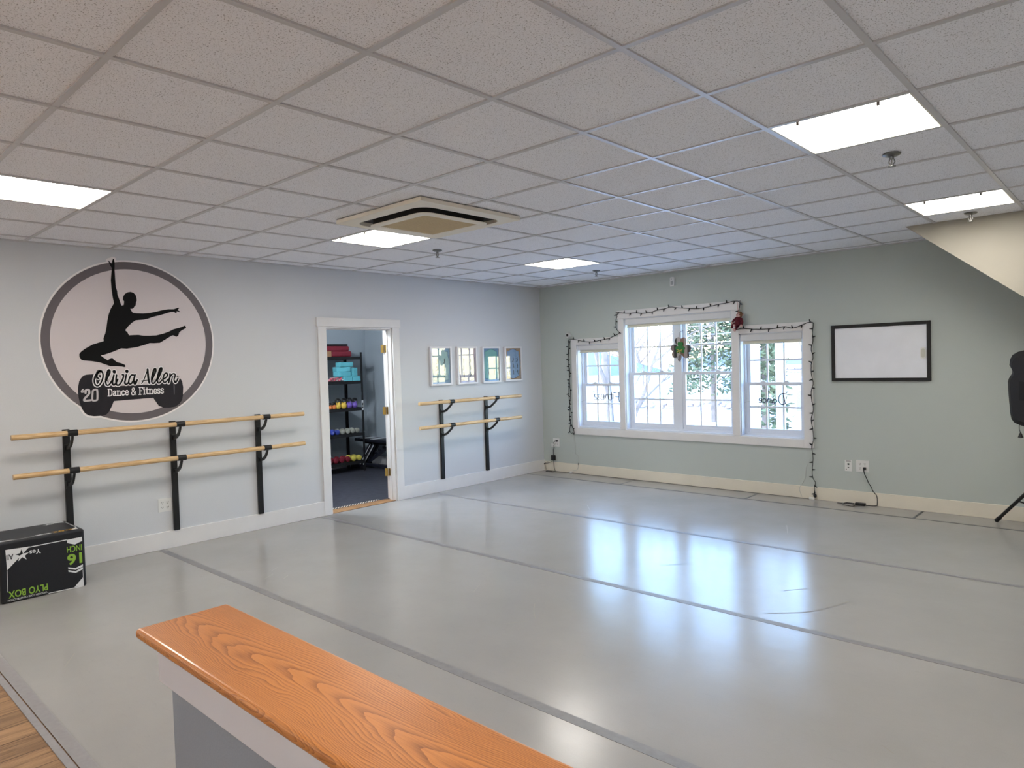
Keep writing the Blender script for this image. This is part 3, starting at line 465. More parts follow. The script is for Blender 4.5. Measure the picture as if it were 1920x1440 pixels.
# three-light window: one casing, three windows
q = MB(); c = .021
q.box(.57, W1[0], -c, 0, .555, 1.885); q.box(W1[1], W2[0], -c, 0, .652, 2.115); q.box(W2[1], W3[0], -c, 0, .652, 2.115); q.box(W3[1], 3.845, -c, 0, .555, 1.93)
q.box(W1[0], W3[1], -c, 0, .555, .648); q.box(W1[0], W1[1], -c, 0, 1.80, 1.885); q.box(W3[0], W3[1], -c, 0, 1.835, 1.93); q.box(1.345, 3.04, -c - .003, 0, 2.115, 2.222)
struct(q.build('trim_3', TRIM, bevel=.003))
def sash_unit(x0, x1, z0, z1, zm, yl, yu, root):
    for nm, a, bz, y, in (('upper_sash', zm - .018, z1, yu), ('lower_sash', z0, zm + .018, yl)):
        st = .042; rb = .05 if nm == 'lower_sash' else .036; rt = .036
        q = MB(); q.box(x0, x0 + st, y, y + .032, a, bz); q.box(x1 - st, x1, y, y + .032, a, bz); q.box(x0 + st, x1 - st, y, y + .032, a, a + rb); q.box(x0 + st, x1 - st, y, y + .032, bz - rt, bz)
        f = q.build(nm, VINYLW, root, bevel=.003)
        q = MB(); gx0, gx1, gz0, gz1 = x0 + st, x1 - st, a + rb, bz - rt
        for k in (1, 2): xx = gx0 + (gx1 - gx0) * k / 3; q.box(xx - .0095, xx + .0095, y + .008, y + .022, gz0, gz1)
        zz = (gz0 + gz1) / 2; q.box(gx0, gx1, y + .0085, y + .0215, zz - .0095, zz + .0095); q.build('glazing_bars', VINYLW, f)
        q = MB(); q.box(gx0, gx1, y + .014, y + .017, gz0, gz1); q.build('pane', GLASS, f)
    for k in (.3, .7):
        xx = x0 + (x1 - x0) * k; q = MB(); q.box(xx - .03, xx + .03, yl + .004, yl + .03, zm + .018, zm + .028); q.box(xx - .012, xx + .02, yl, yl + .022, zm + .028, zm + .038); q.build('sash_lock', VINYLW, root, bevel=.003)
for k, (wv, zm) in enumerate(((W1, 1.243), (W2, 1.386), (W3, 1.252))):
    r = sroot('window_%d' % (k + 1), ((wv[0] + wv[1]) / 2, .08, wv[2]))
    x0, x1, z0, zt = wv; q = MB()
    q.box(x0, x0 + .012, 0, .17, z0, zt); q.box(x1 - .012, x1, 0, .17, z0, zt); q.box(x0, x1, 0, .17, zt - .012, zt); q.box(x0, x1, -.004, .17, z0 - .004, z0 + .014)
    q.box(x0 + .012, x0 + .03, .09, .17, z0, zt); q.box(x1 - .03, x1 - .012, .09, .17, z0, zt); q.box(x0, x1, .085, .17, z0 + .014, z0 + .04); q.box(x0, x1, .13, .17, zt - .03, zt)
    q.build('window_frame', VINYLW, r)
    if k == 1:
        q = MB(); q.box(2.125, 2.222, .082, .168, z0 + .0145, zt - .0125); q.build('mullion', VINYLW, r)
        sash_unit(x0 + .03, 2.125, z0 + .04, zt - .02, zm, .093, .128, r); sash_unit(2.222, x1 - .03, z0 + .04, zt - .02, zm, .093, .128, r)
    else: sash_unit(x0 + .03, x1 - .03, z0 + .04, zt - .02, zm, .093, .128, r)

# ================================================================== CEILING THINGS
DIFF = mat('lit_diffuser', (250, 245, 230), .5, emit=(1.0, .96, .90), ek=LAMP_K)
WHOUS = mat('fixture_white', (228, 224, 210), .4)
tl = thing('ceiling_light', (gx(-4) + GXS / 2, gy(2) + GYS / 2, CH), '', 'ceiling light', 'square troffer lights in the ceiling grid')
cx_, cy_ = tl.location.x, tl.location.y; h = .29
q = MB(); th = .012
for sx_, sy_ in ((1, 0), (-1, 0), (0, 1), (0, -1)):
    if sx_: q.box(cx_ + sx_ * h, cx_ + sx_ * (h + th), cy_ - h - th, cy_ + h + th, CH + .001, CH + .10)
    else: q.box(cx_ - h, cx_ + h, cy_ + sy_ * h, cy_ + sy_ * (h + th), CH + .001, CH + .10)
q.box(cx_ - h, cx_ + h, cy_ - h, cy_ + h, CH + .09, CH + .10); q.build('housing', WHOUS, tl)
q = MB(); q.box(cx_ - h + .006, cx_ + h - .006, cy_ - h + .006, cy_ + h - .006, CH + .018, CH + .026); q.build('diffuser', DIFF, tl)
for k in (-.17, .17):
    q = MB(); q.box(cx_ + k - .006, cx_ + k + .006, cy_ - h, cy_ - h + .012, CH - .012, CH + .02); q.build('latch', mat('latch_grey', (110, 100, 92), .4), tl)
lab = {(-4, -2): 'square troffer light near the wall logo, cut by the picture edge', (-4, 2): 'square troffer light touching the corner of the ceiling air unit', (-4, 6): 'small far troffer light between the air unit and the window wall',
       (2, 2): 'largest troffer light, with a sprinkler just past its far edge', (2, 6): 'troffer light just in front of the sloped soffit'}
tl['label'] = lab[(-4, 2)]
for ij in lights:
    if ij == (-4, 2): continue
    dup(tl, (gx(ij[0]) + GXS / 2, gy(ij[1]) + GYS / 2, CH), lab.get(ij, 'square troffer light over the lobby behind the half wall'))

# sprinkler heads
sp = thing('fire_sprinkler', (5.491, -3.492, CH + .005), 'chrome sprinkler head beside the largest troffer light', 'sprinkler', 'sprinkler heads under the ceiling')
o_ = sp.location
q = MB(); q.lathe([(.045, 0), (.045, -.006), (.03, -.014), (.012, -.016), (.0, -.016)], o_); q.build('escutcheon', CHROME, sp, smooth=True, fix=True)
q = MB(); q.cyl(o_ + Vector((0, 0, -.014)), o_ + Vector((0, 0, -.03)), .011, 12)
for s_ in (-1, 1): q.tube([o_ + Vector((s_ * .011, 0, -.03)), o_ + Vector((s_ * .015, 0, -.045)), o_ + Vector((s_ * .003, 0, -.066))], .0035, 6)
q.cyl(o_ + Vector((0, 0, -.03)), o_ + Vector((0, 0, -.064)), .003, 8); q.build('frame', CHROME, sp, smooth=True)
q = MB(); q.lathe([(.004, -.064), (.02, -.067), (.02, -.07), (.004, -.072)], o_, n=16); q.build('deflector', CHROME, sp)
for p, l in (((5.483, -1.2), 'chrome sprinkler head in front of the sloped soffit'), ((1.629, -3.377), 'chrome sprinkler head below the air unit and its troffer light'), ((1.655, -.89), 'chrome sprinkler head beside the farthest troffer light')):
    dup(sp, (p[0], p[1], CH + .005), l)

# ceiling cassette
ac = thing('air_conditioner', (2.665, -4.365, CH), 'square beige ceiling cassette air conditioner with tan grille and dark air slot', 'air conditioner')
ACM = mat('ac_beige', (238, 231, 214), .4); AX, AY = 2.665, -4.365
def rsq(half, rad, n=6):
    out = []
    for cx0, cy0, a0 in ((half - rad, half - rad, 0), (-(half - rad), half - rad, 90), (-(half - rad), -(half - rad), 180), (half - rad, -(half - rad), 270)):
        for k in range(n + 1): a = math.radians(a0 + 90 * k / n); out.append((AX + cx0 + rad * math.cos(a), AY + cy0 + rad * math.sin(a)))
    return out
def loft(q, rings):
    o = len(q.v); n = len(rings[0][0])
    for pts, z in rings: q.v += [(x, y, z) for x, y in pts]
    for i in range(len(rings) - 1):
        for k in range(n): k2 = (k + 1) % n; q.f.append((o + i * n + k, o + (i + 1) * n + k, o + (i + 1) * n + k2, o + i * n + k2)); q.mi.append(q.cur)
q = MB(); loft(q, [(rsq(.475, .012), CH - .0005), (rsq(.475, .012), CH - .026), (rsq(.392, .11), CH - .034), (rsq(.385, .11), CH - .031), (rsq(.385, .11), CH - .003)]); q.build('panel', ACM, ac, smooth=True, fix=False)
q = MB(); q.poly(rsq(.39, .11), lambda a, bb, d: (a, bb, d), CH - .0005, CH - .004); q.poly(rsq(.312, .09), lambda a, bb, d: (a, bb, d), CH - .004, CH - .046); q.build('air_slot', DARK, ac, fix=True)
q = MB(); loft(q, [(rsq(.312, .09), CH - .044), (rsq(.324, .09), CH - .046), (rsq(.324, .09), CH - .050), (rsq(.306, .08), CH - .054), (rsq(.258, .02), CH - .055), (rsq(.250, .012), CH - .050)]); q.build('inner_panel', ACM, ac, smooth=True)
GR = mat('grille_tan', (208, 192, 156), .55); q = MB(); q.poly(rsq(.252, .012), lambda a, bb, d: (a, bb, d), CH - .044, CH - .050)
for k in range(27):
    yy = AY - .243 + k * .0187; q.box(AX - .248, AX + .248, yy - .003, yy + .003, CH - .0525, CH - .049)
q.build('grille', GR, ac, fix=True)

# ================================================================== LEFT WALL THINGS
LW = on_left(0)
lg = thing('wall_decal', (0, -5.49, 1.864), 'large round vinyl wall decal with leaping dancer and dumbbell', 'wall decal')
WHITEV = mat('decal_white', (240, 236, 236), .5); DISC = mat('decal_disc', (216, 207, 208), .5); RING = mat('decal_grey', (104, 97, 100), .5); INK = mat('decal_black', (6, 6, 7), .6, spec=.2); BELLM = mat('decal_charcoal', (34, 32, 37), .5, spec=.3, var=.3, vscale=5); PALE = mat('decal_pale', (196, 190, 192), .5); STREAK = mat('decal_streak', (84, 80, 86), .5)
DCY, DCZ = -5.490, 1.864
circ = lambda r, n=96: [(DCY + r * math.cos(2 * math.pi * k / n), DCZ + r * math.sin(2 * math.pi * k / n)) for k in range(n)]
def grow(p, e):
    n = len(p); ar = sum(p[i][0] * p[(i + 1) % n][1] - p[(i + 1) % n][0] * p[i][1] for i in range(n)); sg = 1 if ar > 0 else -1; out = []
    for i in range(n):
        a = Vector(p[i - 1]); c2 = Vector(p[(i + 1) % n]); tt = (c2 - a).normalized(); out.append((p[i][0] + sg * tt.y * e, p[i][1] - sg * tt.x * e))
    return out
q = MB(); q.poly(circ(.704), LW, .0006); q.poly(grow(BELL, .016), LW, .0007); hand = [p for p in DANCER if p[1] > 2.42]; hc = (sum(p[0] for p in hand) / len(hand), sum(p[1] for p in hand) / len(hand))
pts_ = sorted((hp[0] + .017 * math.cos(a), hp[1] + .017 * math.sin(a)) for hp in hand if hp[1] > 2.47 for a in [2 * math.pi * k / 12 for k in range(12)])
def half_hull(ps):
    out = []
    for p in ps:
        while len(out) > 1 and (out[-1][0] - out[-2][0]) * (p[1] - out[-2][1]) - (out[-1][1] - out[-2][1]) * (p[0] - out[-2][0]) <= 0: out.pop()
        out.append(p)
    return out[:-1]
q.poly(half_hull(pts_) + half_hull(pts_[::-1]), LW, .0008)
q.build('backing', WHITEV, lg)
q = MB(); a = circ(.690); c2 = circ(.626); n = len(a); q.add([LW(*p, .0012) for p in a] + [LW(*p, .0012) for p in c2], [(i, (i + 1) % n, (i + 1) % n + n, i + n) for i in range(n)]); q.build('ring', RING, lg)
q = MB(); q.poly(circ(.627), LW, .0009); q.build('disc', DISC, lg)
q = MB(); q.poly(DANCER, LW, .0024); q.build('dancer', INK, lg)
q = MB(); q.poly(BELL, LW, .0024); q.build('dumbbell', BELLM, lg)
q = MB()
for p in BELL_HI[1:2]: q.poly(p, LW, .003)
q.build('highlight', STREAK, lg)
q = MB()
for p, wd in SCRIPT_NAME: q.ribbon(p, wd + .017, LW, .0034)
q.build('lettering_outline', WHITEV, lg)
q = MB()
for p, wd in SCRIPT_NAME: q.ribbon(p, wd, LW, .0048)
q.build('lettering', INK, lg)
q = MB()
for p, wd in SLAB_WORDS: q.ribbon(p, wd, LW, .0034)
q.build('lettering', WHITEV, lg)
q = MB()
for p, wd in YEAR: q.ribbon(p, wd, LW, .0034)
q.build('numerals', PALE, lg)

def barre(root_loc, posts, y0, y1, zt, zl, xb, label):
    r = thing('ballet_barre', root_loc, label, 'ballet barre', 'wall mounted ballet barres')
    for yc in posts:
        q = MB(); q.box(0.0005, .028, yc - .025, yc + .025, .153, 1.146); q.build('post', BLACK, r, bevel=.003)
        for zb in (zt, zl):
            q = MB(); pts = [(.02, yc, zb - .13), (.06, yc, zb - .128), (.105, yc, zb - .115), (.15, yc, zb - .085), (xb - .008, yc, zb - .04), (xb, yc, zb - .018)]
            P = spline(pts, 4); wds = [.030 - .012 * i / len(P) for i in range(len(P))]
            o = len(q.v)
            for i, p in enumerate(P):
                tn = (P[min(i + 1, len(P) - 1)] - P[max(i - 1, 0)]).normalized(); nn = Vector((-tn.z, 0, tn.x)) * wds[i]
                for sy in (-.008, .008): q.v += [tuple(p + nn * .5 + Vector((0, sy, 0))), tuple(p - nn * .5 + Vector((0, sy, 0)))]
                if i:
                    k = o + 4 * i; j = k - 4
                    for fa in ((j, j + 1, k + 1, k), (j + 3, j + 2, k + 2, k + 3), (j + 2, j, k, k + 2), (j + 1, j + 3, k + 3, k + 1)): q.f.append(fa); q.mi.append(0)
            q.box(.026, .036, yc - .02, yc + .02, zb - .165, zb - .1)
            q.cyl((xb, yc - .036, zb), (xb, yc + .036, zb), .0255, 20); q.build('bracket', BLACK, r, smooth=True, fix=True)
    for zb in (zt, zl):
        q = MB(); q.cyl((xb, y0, zb), (xb, y1, zb), .021, 24); q.build('bar', BARWOOD, r, smooth=True)
    return r
barre((0, -5.2, .15), (-6.04, -5.203, -4.39), -6.445, -3.985, 1.125, .825, .19, 'long double ballet barre on three black posts under the round decal')
barre((0, -1.58, .15), (-1.976, -1.183), -2.49, -.708, 1.129, .84, .215, 'short double ballet barre on two black posts under the four framed prints')

def outlet_faces(q, place, cx0, cz0, d):
    for dz in (.022, -.022):
        for dx in ((-.023, .023) if True else (0,)):
            for sx_ in (-.007, .006): q.poly([(cx0 + dx + sx_ - .0018, cz0 + dz), (cx0 + dx + sx_ + .0018, cz0 + dz), (cx0 + dx + sx_ + .0018, cz0 + dz + .009), (cx0 + dx + sx_ - .0018, cz0 + dz + .009)], place, d)
            q.poly([(cx0 + dx + .0035 * math.cos(a), cz0 + dz - .008 + .0035 * math.sin(a)) for a in [2 * math.pi * k / 8 for k in range(8)]], place, d)
SOCK = mat('socket_dark', (60, 56, 50), .6)
def outlet(name, place, cx0, cz0, hw, hh, label, cat):
    r = thing(name, place(cx0, cz0, 0), label, cat); q = MB(); q.poly([(cx0 - hw, cz0 - hh), (cx0 + hw, cz0 - hh), (cx0 + hw, cz0 + hh), (cx0 - hw, cz0 + hh)], place, 0.0003, .006); q.build('cover_plate', WHITEP, r, bevel=.002); return r
r = outlet('power_outlet', LW, -5.293, .395, .057, .059, 'white four-socket power outlet low on the wall beside a barre post', 'outlet')
q = MB()
for dy in (-.023, .023):
    for dz in (-.022, .022): q.poly([(-5.293 + dy + .016 * math.cos(a), .395 + dz + .015 * math.sin(a)) for a in [2 * math.pi * k / 16 for k in range(16)]], LW, .006, .0075)
q.build('receptacles', WHITEP, r); q = MB(); outlet_faces(q, LW, -5.293, .395, .0082); q.build('slots', SOCK, r)

# framed prints
FRAMEW = mat('frame_white', (228, 226, 228), .35); PG = mat('print_gloss', (235, 235, 235), .3)
def glossprint(nm, rgb): return mat(nm, rgb, .06, spec=.9, coat=.8)
FIG = mat('figure_ink', (44, 50, 58), .4)
def frame(y0, y1, z0, z1, bgc, panel, border, rows, cols, label, blobs):
    r = thing('framed_print', (0, (y0 + y1) / 2, (z0 + z1) / 2), label, 'framed print', 'white framed prints above the short barre'); dp = .035; fw_ = .023
    q = MB(); q.box(.001, dp, y0, y0 + fw_, z0, z1); q.box(.001, dp, y1 - fw_, y1, z0, z1); q.box(.001, dp, y0 + fw_, y1 - fw_, z0, z0 + fw_); q.box(.001, dp, y0 + fw_, y1 - fw_, z1 - fw_, z1); q.build('frame', FRAMEW, r, bevel=.002)
    a0, a1, b0, b1 = y0 + fw_, y1 - fw_, z0 + fw_, z1 - fw_
    q = MB(); q.box(.002, .02, a0, a1, b0, b1); q.build('print', bgc, r)
    n = 40; P = []
    for k in range(n):
        a = 2 * math.pi * k / n; cx0 = math.copysign(abs(math.cos(a)) ** .45, math.cos(a)); sz = math.copysign(abs(math.sin(a)) ** .45, math.sin(a)); wob = 1 + .05 * math.cos(8 * a)
        P.append(((a0 + a1) / 2 + (a1 - a0) * .44 * cx0 * wob, (b0 + b1) / 2 + (b1 - b0) * .45 * sz * wob))
    P = [(min(max(y, a0 + .003), a1 - .003), min(max(z, b0 + .003), b1 - .003)) for y, z in P]
    q = MB(); q.poly(P, LW, .0203); q.build('print_panel', panel, r); q = MB(); q.ribbon(P + [P[0]], .006, LW, .0206, smooth=False); q.build('print_border', border, r)
    q = MB()
    for i in range(rows):
        for j in range(cols):
            cy0 = a0 + (a1 - a0) * (j + .75) / (cols + .5); cz0 = b1 - (b1 - b0) * (.27 + .6 * (i + .5) / rows)
            if not blobs(i, j): continue
            hgt = .05 if rows > 2 else .06
            q.ribbon([(cy0, cz0 + hgt * .3), (cy0 + .004, cz0 - hgt * .1)], .014, LW, .0208, False); q.ribbon([(cy0 + .004, cz0 - hgt * .1), (cy0 + random.uniform(-.03, .03), cz0 - hgt * .6)], .007, LW, .0208, False); q.ribbon([(cy0 + .004, cz0 - hgt * .1), (cy0 + random.uniform(-.012, .012), cz0 - hgt * .62)], .007, LW, .0208, False)
            q.ribbon([(cy0, cz0 + hgt * .25), (cy0 + random.uniform(-.03, .03), cz0 + hgt * .35)], .005, LW, .0208, False)
            q.poly([(cy0 + .006 * math.cos(t_), cz0 + hgt * .55 + .008 * math.sin(t_)) for t_ in [2 * math.pi * k / 10 for k in range(10)]], LW, .0208)
    q.build('figures', FIG, r)
    q = MB(); q.box(.0245, .0265, a0, a1, b0, b1); q.build('glass', GLASS, r)
frame(-2.132, -1.785, 1.325, 1.809, mat('print_ice', (150, 178, 205), .5), mat('print_aqua', (178, 205, 205), .5), mat('border_slate', (96, 128, 160), .5), 3, 2, 'pale aqua framed print nearest the doorway', lambda i, j: True)
frame(-1.684, -1.335, 1.322, 1.808, mat('print_mauve', (196, 180, 196), .5), mat('print_lilac', (206, 196, 206), .5), mat('border_plum', (150, 120, 140), .5), 3, 2, 'lilac pink framed print, second from the doorway', lambda i, j: True)
frame(-1.232, -.896, 1.322, 1.806, mat('print_blue', (110, 150, 190), .5), mat('print_teal', (128, 190, 184), .5), mat('border_green', (50, 120, 118), .5), 2, 2, 'teal framed print, third from the doorway', lambda i, j: True)
frame(-.800, -.456, 1.328, 1.805, mat('print_tan', (196, 156, 120), .5), mat('print_sky', (150, 176, 212), .5), mat('border_brown', (110, 80, 70), .5), 3, 3, 'light blue framed print with tan corners, nearest the room corner', lambda i, j: True)

# ================================================================== WINDOW WALL THINGS
FW = on_far(0)
SHADE = mat('shade_white', (214, 215, 216), .5); HEM = mat('shade_hem', (224, 222, 205), .6)
for x0, x1, z0, zt, l in ((W1[0], W1[1], 1.725, 1.795, 'rolled up white roller shade in the narrow window nearest the room corner'), (W2[0], W2[1], 2.03, 2.11, 'rolled up white roller shade across the wide middle window'), (W3[0], W3[1], 1.75, 1.83, 'rolled up white roller shade in the narrow window beside the whiteboard')):
    r = thing('roller_shade', ((x0 + x1) / 2, 0, zt), l, 'roller shade', 'roller shades at the top of the windows')
    q = MB(); q.box(x0 + .014, x1 - .014, .0, .07, z0, zt - .008); q.build('valance', SHADE, r, bevel=.004)
    q = MB(); q.box(x0 + .03, x1 - .03, .03, .033, z0 - .03, z0 + .01); q.tube([(x0 + .03, .0315, z0 - .03), (x1 - .03, .0315, z0 - .03)], .009, 10); q.build('fabric_hem', HEM, r)

# string lights
LCORD = mat('cord_dark', (24, 28, 24), .5); BULB = mat('bulb_dark', (30, 30, 30), .25)
bme = None
def string_lights(runs, y, label, step, loc):
    global bme
    r = thing('string_lights', loc, label, 'string lights', 'dark string lights around the window trim')
    q = MB()
    for run in runs:
        P = [(p.x, y - random.uniform(0, .006), p.y) for p in spline(run, 5)]; q.tube(P, .0042, 6)
    q.build('cord', LCORD, r, smooth=True); k = 0
    for run in runs:
        P = [Vector((p.x, 0, p.y)) for p in spline(run, 12)]; acc = 0
        for i in range(1, len(P)):
            acc += (P[i] - P[i - 1]).length
            if acc > step:
                acc = random.uniform(-.012, .012); k += 1; tn = (P[i] - P[i - 1]).normalized(); sd = Vector((-tn.z, 0, tn.x)) * (1 if k % 2 else -1)
                dr = (sd + tn * random.uniform(-.4, .4) + Vector((0, -.25, 0))).normalized(); p = Vector((P[i].x, y - .003, P[i].z))
                if bme is None:
                    b_ = MB(); b_.lathe([(.0075, 0), (.008, .016), (.0055, .018), (.006, .026), (.002, .036)], loc, n=8); o = b_.build('bulb', BULB, r, smooth=True); bme = o.data
                else:
                    o = bpy.data.objects.new('bulb', bme); COL.objects.link(o); o.parent = r
                o.location = p - Vector(loc); o.rotation_euler = dr.to_track_quat('Z', 'Y').to_euler()
    return r
string_lights([LIGHTS_TOP, LIGHTS_SIDE], -.03, 'dark string lights running from the small camera over the middle window to the plush monkey', .083, (.56, -.03, 1.88))
rr = string_lights([LIGHTS_RIGHT], -.03, 'dark string lights from the plush monkey down to the floor by the whiteboard side', .088, (3.84, -.03, 1.9))
q = MB(); q.ball((3.853, -.035, .045), (.018, .016, .02)); q.tube([(3.85, -.03, .09), (3.853, -.035, .045)], .004, 6); q.build('plug', BLACKP, rr, smooth=True)

# shamrock
sh = thing('shamrock_hanging', (2.222, .06, 1.91), 'shamrock shaped wooden hanging with a green clover, on the middle window post', 'window decoration')
PLK = mat('sham_planks', (150, 140, 138), .6); t, b = nodes(PLK); tc = t.nodes.new('ShaderNodeTexCoord'); sx = t.nodes.new('ShaderNodeSeparateXYZ'); t.links.new(tc.outputs['Object'], sx.inputs[0])
mr = t.nodes.new('ShaderNodeMapRange'); mr.inputs[1].default_value = -.14; mr.inputs[2].default_value = .145; t.links.new(sx.outputs[0], mr.inputs[0])
cr = t.nodes.new('ShaderNodeValToRGB'); cr.color_ramp.interpolation = 'CONSTANT'
stops = [(0, (132, 118, 118)), (.17, (40, 42, 40)), (.31, (176, 168, 166)), (.49, (128, 98, 84)), (.66, (160, 150, 146)), (.82, (48, 46, 44))]
for i, (p, c3) in enumerate(stops):
    e = cr.color_ramp.elements[i] if i < 2 else cr.color_ramp.elements.new(p)
    e.position = p; e.color = (*lin(c3), 1)
t.links.new(mr.outputs[0], cr.inputs[0]); t.links.new(cr.outputs[0], b.inputs['Base Color'])
yy = on_far(.075)
q = MB(); q.poly(SHAM, yy, 0, .014); q.build('plank_shamrock', PLK, sh)
q = MB(); q.poly(SHAM_STEM, yy, .001, .015); q.build('stem', mat('sham_stem', (120, 112, 112), .6), sh)
q = MB(); q.poly(SHAM_IN, yy, .0145, .024); q.build('green_clover', mat('clover_green', (34, 116, 50), .5), sh)
q = MB()
for p in SHAM_BOW: q.tube([yy(v.x, v.y, .029) for v in (spline(p, 5) if len(p) > 2 else [Vector(v) for v in p])], .0042, 6)
q.build('twine_bow', mat('twine', (200, 178, 96), .8), sh)
q = MB(); q.tube([yy(v.x, v.y, .008) for v in spline(SHAM_WIRE, 5)], .0018, 6); q.tube([yy(2.252, 1.911, .008), yy(2.252, 1.911, -.01)], .003, 6); q.build('hanger_wire', mat('wire_grey', (90, 88, 88), .4, metal=.6), sh)

# plush monkey
mk = thing('plush_monkey', (3.03, -.06, 2.0), 'small maroon plush monkey with pale face hanging at the top corner of the middle window', 'plush toy')
FUR = mat('maroon_plush', (92, 22, 34), .9, var=.25, vscale=60, bump=.4, bscale=300); PINK = mat('pale_plush', (206, 166, 158), .85); HAIR = mat('brown_plush', (120, 84, 60), .9)
def skin(name, verts, edges, radii, m, parent, lv=2):
    me = bpy.data.meshes.new(name); og = Vector(parent['_o']); me.from_pydata([tuple(Vector(v) - og) for v in verts], edges, []); o = bpy.data.objects.new(name, me); COL.objects.link(o); o.parent = parent
    s_ = o.modifiers.new('skin', 'SKIN'); sb = o.modifiers.new('sub', 'SUBSURF'); sb.levels = lv; sb.render_levels = lv
    lay = me.skin_vertices[0] if me.skin_vertices else None
    if lay is None:
        bm = bmesh.new(); bm.from_mesh(me); bm.verts.layers.skin.verify(); bm.to_mesh(me); bm.free(); lay = me.skin_vertices[0]
    for i, r_ in enumerate(radii): lay.data[i].radius = (r_, r_)
    lay.data[0].use_root = True; me.materials.append(m); o['_o'] = tuple(og); return o
K = MONKEY; V = lambda n, y: (K[n][0], y, K[n][1])
vs_ = [V('hip', -.065), ((K['hip'][0] + K['chest'][0]) / 2, -.068, 1.975), V('chest', -.066), (3.05, -.066, 2.028), V('lsh', -.068), V('lel', -.075), V('lha', -.085), V('rsh', -.068), V('rel', -.072), V('rha', -.08), V('lkn', -.095), V('lk2', -.1), V('rkn', -.1), V('rft', -.105)]
skin('body', vs_, [(0, 1), (1, 2), (2, 3), (2, 4), (4, 5), (5, 6), (2, 7), (7, 8), (8, 9), (0, 10), (10, 11), (0, 12), (12, 13)], [.034, .034, .03, .018, .018, .014, .012, .018, .016, .013, .02, .014, .02, .014], FUR, mk)
hc3 = Vector((3.059, -.07, 2.055)); q = MB(); q.ball(hc3, (.034, .03, .036)); q.build('head', HAIR, mk, smooth=True)
q = MB(); q.ball(hc3 + Vector((-.006, -.024, -.014)), (.021, .015, .017)); q.ball(hc3 + Vector((-.004, -.022, .008)), (.02, .011, .012)); q.build('face', PINK, mk, smooth=True)
q = MB()
for s_ in (-1, 1): q.ball(hc3 + Vector((s_ * .009 - .003, -.033, .008)), .0038, 8, 6)
q.ball(hc3 + Vector((-.006, -.039, -.008)), .003, 8, 6); q.build('eyes_and_nose', BLACKP, mk, smooth=True)
for s_ in (-1, 1): q = MB(); q.ball(hc3 + Vector((s_ * .036, .002, -.004)), (.011, .006, .014), 12, 8); q.build('ear', PINK, mk, smooth=True)
for n_, y_ in (('lha', -.088), ('rha', -.084), ('lft', -.11), ('rft', -.112), ('foot', -.118)):
    q = MB(); q.ball(V(n_, y_), (.014, .012, .016), 12, 8); q.build('paw', PINK, mk, smooth=True)
q = MB(); q.tube([(3.024, -.045, 2.2), (3.028, -.05, 2.12), (3.04, -.055, 2.08)], .003, 6); q.build('hanging_loop', PINK, mk)

# small round camera, motion sensor
sc_ = thing('security_camera', (.533, -.03, 1.945), 'small white round camera with black lens at the top corner of the window trim', 'security camera')
q = MB(); q.lathe([(.012, -.004), (.03, -.006), (.036, .012), (.036, .04), (.03, .05)], (.533, -.002, 1.945), (0, -1, -.1), 24); q.cyl((.56, -.002, 1.93), (.553, -.02, 1.935), .014, 12); q.build('housing', WHITEP, sc_, smooth=True, fix=True)
q = MB(); q.box(.516, .55, -.056, -.050, 1.924, 1.958); q.build('lens', BLACKP, sc_, bevel=.004)
ms = thing('motion_sensor', (2.178, 0, 2.522), 'white motion sensor high on the wall above the middle window', 'motion sensor')
q = MB(); q.poly([(2.150, 2.468), (2.206, 2.468), (2.206, 2.568), (2.196, 2.58), (2.16, 2.58), (2.150, 2.568)], FW, .0005, .035); q.build('housing', WHITEP, ms, bevel=.006)
q = MB(); q.ball((2.172, -.036, 2.555), (.006, .003, .006), 10, 8); q.box(2.16, 2.196, -.0365, -.035, 2.485, 2.53); q.build('lens_window', mat('sensor_lens', (170, 172, 172), .3), ms)

# whiteboard
wb = thing('whiteboard', (4.50, 0, 1.578), 'wall mounted whiteboard in a wide black frame', 'whiteboard')
bx0, bx1, bz0, bz1 = 4.040, 4.958, 1.284, 1.870
q = MB(); q.box(bx0, bx0 + .034, -.025, -.001, bz0, bz1); q.box(bx1 - .034, bx1, -.025, -.001, bz0, bz1); q.box(bx0 + .034, bx1 - .034, -.025, -.001, bz0, bz0 + .032); q.box(bx0 + .034, bx1 - .034, -.025, -.001, bz1 - .034, bz1); q.build('frame', mat('frame_black', (14, 13, 13), .45), wb, bevel=.003)
WBM = mat('dry_erase_panel', (234, 236, 242), .22, var=.045, vscale=3.2); q = MB(); q.box(bx0 + .034, bx1 - .034, -.012, -.004, bz0 + .032, bz1 - .034); q.build('panel', WBM, wb)
mg = thing('oval_magnet', (4.895, -.012, 1.556), 'white oval holder stuck inside the right edge of the whiteboard', 'magnet'); n = 28
ov = lambda a_, b_: [(4.893 + a_ * math.copysign(abs(math.cos(2 * math.pi * k / n)) ** .6, math.cos(2 * math.pi * k / n)), 1.556 + b_ * math.copysign(abs(math.sin(2 * math.pi * k / n)) ** .75, math.sin(2 * math.pi * k / n))) for k in range(n)]
q = MB(); q.poly(ov(.026, .058), FW, .0125, .024); q.build('base', WHITEP, mg, bevel=.004)
q = MB(); q.poly(ov(.017, .045), FW, .0245, .029); q.build('pad', mat('pale_grey_pad', (196, 196, 186), .5), mg, bevel=.002)

